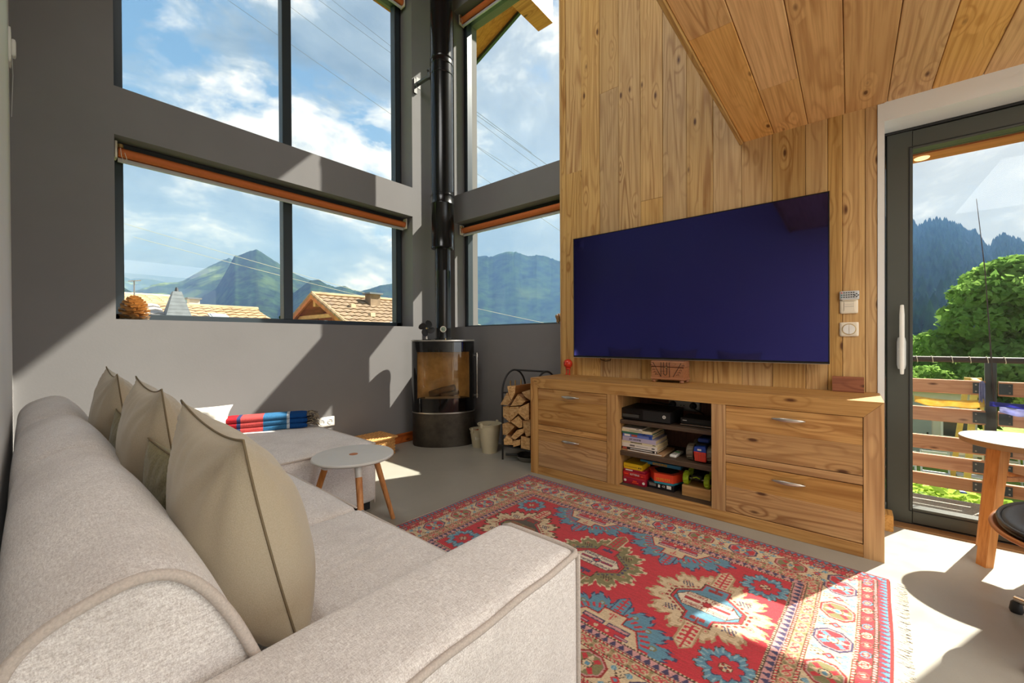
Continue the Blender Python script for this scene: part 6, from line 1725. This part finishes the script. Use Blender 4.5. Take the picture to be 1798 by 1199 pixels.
def hedge(label, x0, x1, y0, y1, z0, z1, mat, n, size, seed):
    t = thing('hedge', label, 'hedge', ((x0 + x1) / 2, (y0 + y1) / 2, z0)); R = random.Random(seed); b = []
    hx, hy, h = (x1 - x0) / 2, (y1 - y0) / 2, z1 - z0
    for k in range(n): b.append((R.uniform(-hx, hx), R.uniform(-hy, hy), R.uniform(.15, .85) * h, .45, .45, .3 * min(1, h)))
    f = leaves('foliage', mat, b, 150, size, t, seed); tag(f, kind='stuff')
    MB().soft(-hx, hx, -hy, hy, 0, h * .8, .2, 6).build('hedge_core', 'meadow', t, smooth=2, center=False)
hedge('sunlit lime-green shrub bank just below the balcony', 8.6, 11.4, -5.5, 1.0, GZ, GZ + 1.35, 'leaf_lime', 150, .09, 21)
hedge('darker green shrubs at the foot of the balcony', 5.2, 7.4, -4.5, .8, GZ, GZ + .95, 'leaf_green', 130, .08, 22)
hedge('dark clipped hedge behind the yellow posts', 20.2, 21.0, -2.2, -.9, GZ, GZ + 1.6, 'leaf_dark', 30, .09, 23)

# ------------------------------------------------------------------ yard things behind the railing
plain('wall_pale', C(206, 200, 186), .8); plain('wall_grey', C(150, 156, 156), .7); plain('timber_yellow', C(222, 178, 104), .7, 0, .3, .15, 6); plain('slate_grey', C(112, 118, 122), .6, 0, .4, .2, 3); plain('window_dark', C(40, 46, 54), .2, 0, .6)
def shed():
    t = thing('garden_shed', 'pale garden shed with a grey door beyond the balcony', 'shed', (18.6, -2.0, GZ))
    MB().box(-.6, .6, -.9, .9, 0, 2.35).build('wall', 'wall_pale', t, center=False)
    MB().prism([(-1.2, 2.35), (1.2, 2.35), (1.2, 2.47), (-1.2, 2.62)], -.75, .75, 0).build('roof', 'slate_grey', t, center=False)
    d = MB().box(-.63, -.6, .05, .6, 0, 2.05).build('door', 'wall_grey', t, center=False); MB().box(-.65, -.63, .12, .16, .95, 1.1).build('handle', 'matt_black', d, center=False)
    w = MB().box(-.63, -.6, -.75, -.15, 1.0, 1.9).build('window_frame', 'white_plastic', t, center=False); MB().box(-.64, -.63, -.70, -.20, 1.05, 1.85).build('pane', 'window_dark', w, center=False)
shed()
def gate_frame():
    t = thing('timber_swing', 'yellow timber A-frame standing in the yard beyond the railing', 'frame', (14.2, -2.35, GZ))
    for s, y in ((-1, -.10), (1, .10)):
        MB().tube([(0, y - s * .0, 3.05), (0, y + s * .16, 0)], .075, 4).build('post', 'timber_yellow', t, center=False)
    MB().tube([(0, 0, 2.95), (1.5, -.1, 2.95)], .07, 4).build('top_beam', 'timber_yellow', t, center=False)
    for s, y in ((-1, -.2), (1, 0)):
        MB().tube([(1.5, y, 3.0), (1.5, y + s * .3, 0)], .07, 4).build('post', 'timber_yellow', t, center=False)
gate_frame()
def garden_chair(x, y, rz, label):
    t = thing('folding_chair', label, 'chair', (x, y, GZ), rz, 'grey slatted chairs in the yard')
    for s in (-1, 1): MB().tube([(-.28, s * .26, 0), (.10, s * .26, .48), (.24, s * .26, .98)], .022, 6).build('frame', 'light_grey_plastic', t, center=False)
    for k in range(5): MB().box(-.24 + k * .08, -.18 + k * .08, -.26, .26, .42, .445).build('slat', 'light_grey_plastic', t, center=False)
    for k in range(4): MB().box(.15 + k * .025, .17 + k * .025, -.26, .26, .56 + k * .11, .63 + k * .11).build('slat', 'light_grey_plastic', t, center=False)
for k in range(5): garden_chair(15.2 + k * .30, -1.10 - k * .66, .0, ['grey slatted garden chair at the left end of the row beyond the balcony', 'second grey slatted garden chair from the left in the yard row', 'middle grey slatted garden chair of the yard row', 'fourth grey slatted garden chair from the left in the yard row', 'grey slatted garden chair at the right end of the yard row'][k])
def low_wall():
    t = thing('stone_wall', 'low grey stone edging with a black rail beyond the balcony', 'wall', (11.9, -4.9, GZ))
    MB().cbox(-.15, .15, -2.4, 2.4, 0, .62, .02, 1).build('coping', 'stone_slab', t, center=False)
    MB().tube([(0, 2.4, 1.02), (0, -.35, 1.02)], .03, 6).build('rail', 'matt_black', t, center=False)
    for y in (2.3, 1.0, -.35): MB().tube([(0, y, .6), (0, y, 1.02)], .025, 6).build('post', 'matt_black', t, center=False)
low_wall()
def trailer():
    t = thing('garden_store', 'long pale boxy store with a dark base right of the railing post', 'shed', (15.6, -5.6, GZ))
    MB().box(-.8, .8, -1.9, 1.3, .45, 1.75).build('wall', 'wall_pale', t, center=False); MB().box(-.9, .9, -2.0, 1.4, 1.75, 1.87).build('roof', 'wall_grey', t, center=False); MB().box(-.75, .75, -1.85, 1.25, 0, .45).build('base', 'slate_grey', t, center=False)
    MB().box(-.83, -.8, -.4, .8, .75, 1.45).build('window', 'window_dark', t, center=False)
trailer()
tag(MB().cbox(15.0, 15.9, -2.35, -1.75, GZ + .60, GZ + .66, .01, 0).build('garden_table', 'timber_yellow'), 'yellow timber table top in the yard beyond the railing', 'table') if False else None
def pic_table():
    t = thing('picnic_table', 'yellow timber picnic table with a blue cushion in the yard', 'table', (12.6, -1.5, GZ), .0)
    for k in range(4): MB().box(-.36 + k * .18, -.20 + k * .18, -.7, .7, .72, .76).build('plank', 'timber_yellow', t, center=False)
    for y in (-.5, .5): MB().box(-.3, .3, y - .04, y + .04, 0, .72).build('trestle', 'timber_yellow', t, center=False)
    o = thing('seat_cushion', 'blue cushion lying on the yellow picnic table in the yard', 'cushion', (12.5, -1.75, GZ + .76)); MB().soft(-.2, .2, -.25, .2, 0, .12, .05, 6).build('cover', 'cover_deep_blue', o, smooth=2, center=False)
pic_table()

# ------------------------------------------------------------------ chalets beyond the back window
plain('tile_tan', C(176, 150, 118), .85, 0, .2, .2, 2.5); plain('tile_light', C(210, 190, 156), .85, 0, .2, .15, 2.0); plain('tile_brown', C(150, 130, 108), .85, 0, .2, .25, 3); plain('tile_grey', C(164, 160, 156), .8, 0, .2, .15, 2)
plain('chalet_wood', C(206, 136, 82), .85, 0, .2, .25, 4); plain('slate_blue', C(104, 112, 116), .6, 0, .4, .25, 5); plain('lead_flash', C(176, 184, 190), .5, .3)
def tiled(name, x0, x1, ya, za, yb, zb, mat, parent, dx=.30, rows_=None, th=.03):
    """roof slope covered with real courses of curved tiles, eave (ya, za) to ridge (yb, zb)"""
    L = math.hypot(yb - ya, zb - za); n = rows_ or max(4, int(L / .33)); nx = int((x1 - x0) / dx)
    sy, sz = (yb - ya) / L, (zb - za) / L; ny, nz_ = -sz * (1 if sy > 0 else -1), abs(sy)
    V = []; F = []; R = random.Random(len(name) + int(x0 * 10))
    for r in range(n):
        a = L * r / n; b = L * (r + 1) / n + .04
        for i in range(nx):
            xa = x0 + (x1 - x0) * i / nx; xb = x0 + (x1 - x0) * (i + 1) / nx - .012; xm = (xa + xb) / 2; j = R.uniform(0, .012)
            o = len(V)
            for (x, s, h) in ((xa, a, .035 + j), (xm, a, .075 + j), (xb, a, .035 + j), (xa, b, .0), (xm, b, .035), (xb, b, .0)):
                V.append((x, ya + sy * s + ny * h, za + sz * s + nz_ * h))
            o2 = len(V)
            V += [(xa, ya + sy * a, za + sz * a), (xb, ya + sy * a, za + sz * a)]
            F += [(o, o + 1, o + 4, o + 3), (o + 1, o + 2, o + 5, o + 4), (o2, o2 + 1, o + 2, o + 1, o)]
    m = MB(); m.v = V; m.f = F; m.mi = [0] * len(F); k = m.build(name, mat, parent, center=False); tag(k, kind='stuff'); return k
def house_left():
    t = thing('chalet', 'wide chalet with long tan tiled roofs and slate chimneys in the left back window', 'building', (2.5, 20, GZ)); g = lambda z: z - GZ
    MB().box(-6.5, 3.6, -5.2, 4.6, 0, g(.4)).build('wall', 'wall_pale', t, center=False)
    # front roof: ridge y=18 z=2.32 ; eave y=13.4 z=.75
    tiled('front_roof', -6.6, 3.35, -6.2, g(.85), -2.0, g(2.28), 'tile_tan', t)
    MB().prism([(-6.2, g(.75)), (-2.0, g(2.24)), (2.6, g(.9)), (2.6, g(.2)), (-6.2, g(.2))], -6.5, 3.30, 0).build('roof_body', 'tile_brown', t, center=False)
    MB().tube([(-6.6, -2.0, g(2.29)), (3.38, -2.0, g(2.29))], .09, 8).build('ridge_tile', 'tile_tan', t, center=False)
    # hipped right end
    m = MB(); m.add([(3.3, -6.1, g(.84)), (3.3, -2.0, g(2.29)), (3.95, -5.4, g(.95))], [(0, 2, 1)]); m.add([(3.3, -2.0, g(2.29)), (3.95, -5.4, g(.95)), (3.95, 1.5, g(.9)), (3.3, 2.5, g(.9))], [(0, 1, 2, 3)]); m.build('hip', 'tile_brown', t, center=False)
    # rear, higher light roof
    tiled('rear_roof', -6.4, 1.95, -.6, g(2.05), 4.0, g(3.10), 'tile_light', t, .36)
    MB().prism([(-.6, g(1.95)), (4.0, g(3.06)), (7.5, g(1.9)), (7.5, 0), (-.6, 0)], -6.3, 1.9, 0).build('rear_body', 'wall_pale', t, center=False)
    MB().tube([(-6.4, 4.0, g(3.10)), (1.97, 4.0, g(3.10))], .07, 8).build('ridge_tile', 'tile_light', t, center=False)
    # grey patch of newer tiles, rooflight
    tiled('grey_tiles', -.75, .35, -3.7, g(1.74), -2.15, g(2.27), 'tile_grey', t, .30)
    f = MB().prism([(-3.95, g(1.70)), (-3.35, g(1.92)), (-3.35, g(1.98)), (-3.95, g(1.77))], 1.42, 1.95, 0).build('rooflight', 'lead_flash', t, center=False)
    MB().prism([(-3.90, g(1.775)), (-3.40, g(1.965)), (-3.40, g(1.985)), (-3.90, g(1.80))], 1.47, 1.90, 0).build('pane', 'wall_grey', f, center=False)
    # slate pyramid chimney
    def frust(x, y, z0, z1, w0, w1):
        c0 = [(x + a * w0, y + b * w0, z0) for a, b in ((-1, -1), (1, -1), (1, 1), (-1, 1))]; c1 = [(x + a * w1, y + b * w1, z1) for a, b in ((-1, -1), (1, -1), (1, 1), (-1, 1))]
        m = MB(); m.add(c0 + c1, [(0, 1, 5, 4), (1, 2, 6, 5), (2, 3, 7, 6), (3, 0, 4, 7), (4, 5, 6, 7)]); return m
    cx_, cy_ = .62, -3.3
    ch = MB(); ch.box(cx_ - .01, cx_ + .01, cy_ - .01, cy_ + .01, g(1.7), g(1.71)); ch = ch.build('chimney', 'slate_blue', t, center=False)
    z0 = g(1.72); H = .92
    for k in range(8):
        u0, u1 = k / 8, (k + 1) / 8; w0 = .345 - .245 * u0; w1 = .345 - .245 * u1
        frust(cx_, cy_, z0 + H * u0, z0 + H * u1 + .005, w0 + .012, w1 + .006).build('slate_course', 'slate_blue', ch, center=False)
    MB().tube([(cx_, cy_, z0 + H), (cx_, cy_, z0 + H + .14)], [.06, .03], 8).build('finial', 'matt_black', ch, center=False)
    MB().box(cx_ - .40, cx_ + .42, cy_ - .42, cy_ + .40, g(1.60), g(1.735)).build('flashing', 'lead_flash', ch, center=False)
    c2 = MB().box(1.60, 1.94, -.1, .25, g(1.9), g(2.70)).build('chimney', 'wall_pale', t, center=False); MB().box(1.54, 2.0, -.16, .31, g(2.70), g(2.76)).build('chimney_cap', 'slate_grey', c2, center=False)
    a = MB(); a.tube([(.0, -.2, g(2.1)), (.0, -.2, g(3.23))], .022, 6); a.tube([(-.16, -.2, g(3.20)), (.18, -.2, g(3.26))], .016, 5)
    for k in range(5): a.tube([(-.14 + k * .075, -.32, g(3.205) + k * .013), (-.14 + k * .075, -.08, g(3.205) + k * .013)], .010, 4)
    a.build('aerial', 'zinc', t, center=False)
house_left()
def house_right():
    t = thing('chalet', 'brown timber chalet with a tiled gable roof in the right half of the back window', 'building', (6.75, 15, GZ)); g = lambda z: z - GZ
    zr, half, ze = g(2.70), 3.6, g(1.02)
    tiled('roof_slope', -.10, 4.5, -half, ze, 0, zr, 'tile_brown', t, .27)
    tiled('rear_slope', -.10, 4.5, half, ze, 0, zr, 'tile_brown', t, .5, 8)
    MB().tube([(-.12, 0, zr + .05), (4.5, 0, zr + .05)], .085, 8).build('ridge_tile', 'tile_tan', t, center=False)
    MB().prism([(-half, ze - .12), (0, zr - .10), (half, ze - .12), (half, ze - .02), (0, zr), (-half, ze - .02)], -.02, 4.45, 0).build('roof_board', 'chalet_wood', t, center=False)
    for s in (-1, 1):
        MB().prism([(s * (half + .04), ze - .16), (0, zr - .14), (0, zr + .04), (s * (half + .04), ze + .04)], -.14, -.06, 0).build('bargeboard', 'chalet_wood', t, center=False)
        for k in range(12):
            u0 = k / 12; y0 = s * half * (1 - u0); z0_ = ze + (zr - ze) * u0; y1 = s * half * (1 - u0 - 1 / 12); z1_ = ze + (zr - ze) * (u0 + 1 / 12)
            MB().tube([(-.10, y0, z0_ + .05), (-.10, y1, z1_ + .055)], [.075, .06], 7).build('verge_tile', 'tile_tan', t, center=False)
    MB().box(.75, 4.2, -half + .6, half - .6, 0, ze - .1).build('wall', 'wall_pale', t, center=False)
    # boarded gable with beams
    gw = MB().prism([(-half + .6, ze - .3), (half - .6, ze - .3), (half - .6, ze + .05), (0, zr - .15), (-half + .6, ze + .05)], .80, .95, 0).build('gable', 'chalet_wood', t, center=False)
    for k in range(16):
        y = -2.6 + k * .345; zt = zr - .18 - abs(y) * (zr - ze) / half
        if zt > ze - .1: MB().cbox(.765, .80, y - .155, y + .155, ze - .3, zt, .004, 2).build('plank', 'chalet_wood', gw, center=False)
    for y in (-1.9, 0, 1.9):
        zt = zr - .2 - abs(y) * (zr - ze) / half; MB().box(-.02, .9, y - .09, y + .09, zt - .22, zt).build('purlin', 'timber_yellow', t, center=False)
    MB().prism([(-1.4, zr - .85), (1.4, zr - .85), (1.4, zr - .72), (-1.4, zr - .72)], .0, .10, 0).build('tie_beam', 'timber_yellow', t, center=False)
    c2 = MB().box(1.80, 2.22, -.75, -.35, zr - .4, zr + .14).build('chimney', 'tile_brown', t, center=False); MB().box(1.72, 2.30, -.83, -.27, zr + .14, zr + .20).build('chimney_cap', 'slate_grey', c2, center=False)
    for (xx, u) in ((1.25, .52), (2.7, .60), (.9, .72)):
        y = -half * (1 - u); z = ze + (zr - ze) * u; MB().box(xx - .09, xx + .09, y - .10, y + .08, z, z + .14).build('vent_tile', 'tile_light', t, center=False)
    f = MB().prism([(-3.0, ze + .30), (-2.4, ze + .58), (-2.4, ze + .68), (-3.0, ze + .40)], 1.55, 2.1, 0).build('rooflight', 'lead_flash', t, center=False)
    MB().prism([(-2.95, ze + .41), (-2.45, ze + .645), (-2.45, ze + .67), (-2.95, ze + .435)], 1.6, 2.05, 0).build('pane', 'wall_grey', f, center=False)
house_right()

# ------------------------------------------------------------------ overhead lines
cabs = [((16.96, 41.68, 33.36), (21.13, 31.58, 24.14)), ((18.99, 40.8, 35.12), (21.26, 31.49, 26.72)), ((20.07, 40.27, 35.53), (21.27, 31.49, 27.33)), ((11.94, 43.39, 32.01), (20.83, 31.78, 21.54)), ((12.4, 43.26, 8.8), (21.15, 31.57, 4.63)), ((12.11, 43.34, 8.14), (19.11, 32.84, 4.92)), ((31.93, 31.71, 25.33), (31.93, 20.61, 15.53)), ((31.92, 31.72, 22.51), (30.73, 22.35, 15.61)), ((31.85, 31.79, 4.53), (31.16, 21.75, 2.57))]
clab = ['overhead cable crossing the upper back window, steepest line', 'overhead cable in the top corner of the upper back window', 'topmost overhead cable beside the frame of the upper back window', 'long overhead cable lowest across the upper back window', 'upper pale cable crossing in front of the main peak', 'lower pale cable crossing in front of the main peak', 'upper cable across the upper window right of the flue', 'lower cable across the upper window right of the flue', 'pale cable across the green slope in the lower right window']
for (a, b), lab in zip(cabs, clab):
    A, B_ = Vector(a), Vector(b); d = B_ - A; A2, B2 = A - d * .8, B_ + d * 1.6; pale = 'pale' in lab
    P = [(A2.lerp(B2, i / 24) - Vector((0, 0, .8 * (.25 - (i / 24 - .5) ** 2) - .15)))[:] for i in range(25)]
    tag(MB().tube(P, .016 if not pale else .020, 5).build('overhead_cable', 'wall_pale' if pale else 'slate_grey', smooth=1), lab, 'cable')

# ------------------------------------------------------------------ haze over the valley
def haze(name, x0, x1, y0, y1, z0, z1, dens, col):
    m = bpy.data.materials.new(name); m.use_nodes = True; nt = m.node_tree; nt.nodes.clear()
    v = nt.nodes.new('ShaderNodeVolumeScatter'); v.inputs['Color'].default_value = col; v.inputs['Density'].default_value = dens
    o = nt.nodes.new('ShaderNodeOutputMaterial'); nt.links.new(v.outputs[0], o.inputs['Volume']); MAT[name] = m
    try: m.cycles.homogeneous_volume = True
    except Exception: pass
    ob = MB().box(x0, x1, y0, y1, z0, z1).build(name, name); tag(ob, 'thin blue valley haze in front of the mountains', 'haze', kind='stuff')
haze('valley_haze', -1500, 3000, 140, 6800, -20, 1500, .00021, (.20, .36, .80, 1))
haze('hillside_haze', 60, 330, -180, 135, -2.5, 75, .0016, (.22, .46, 1.0, 1))
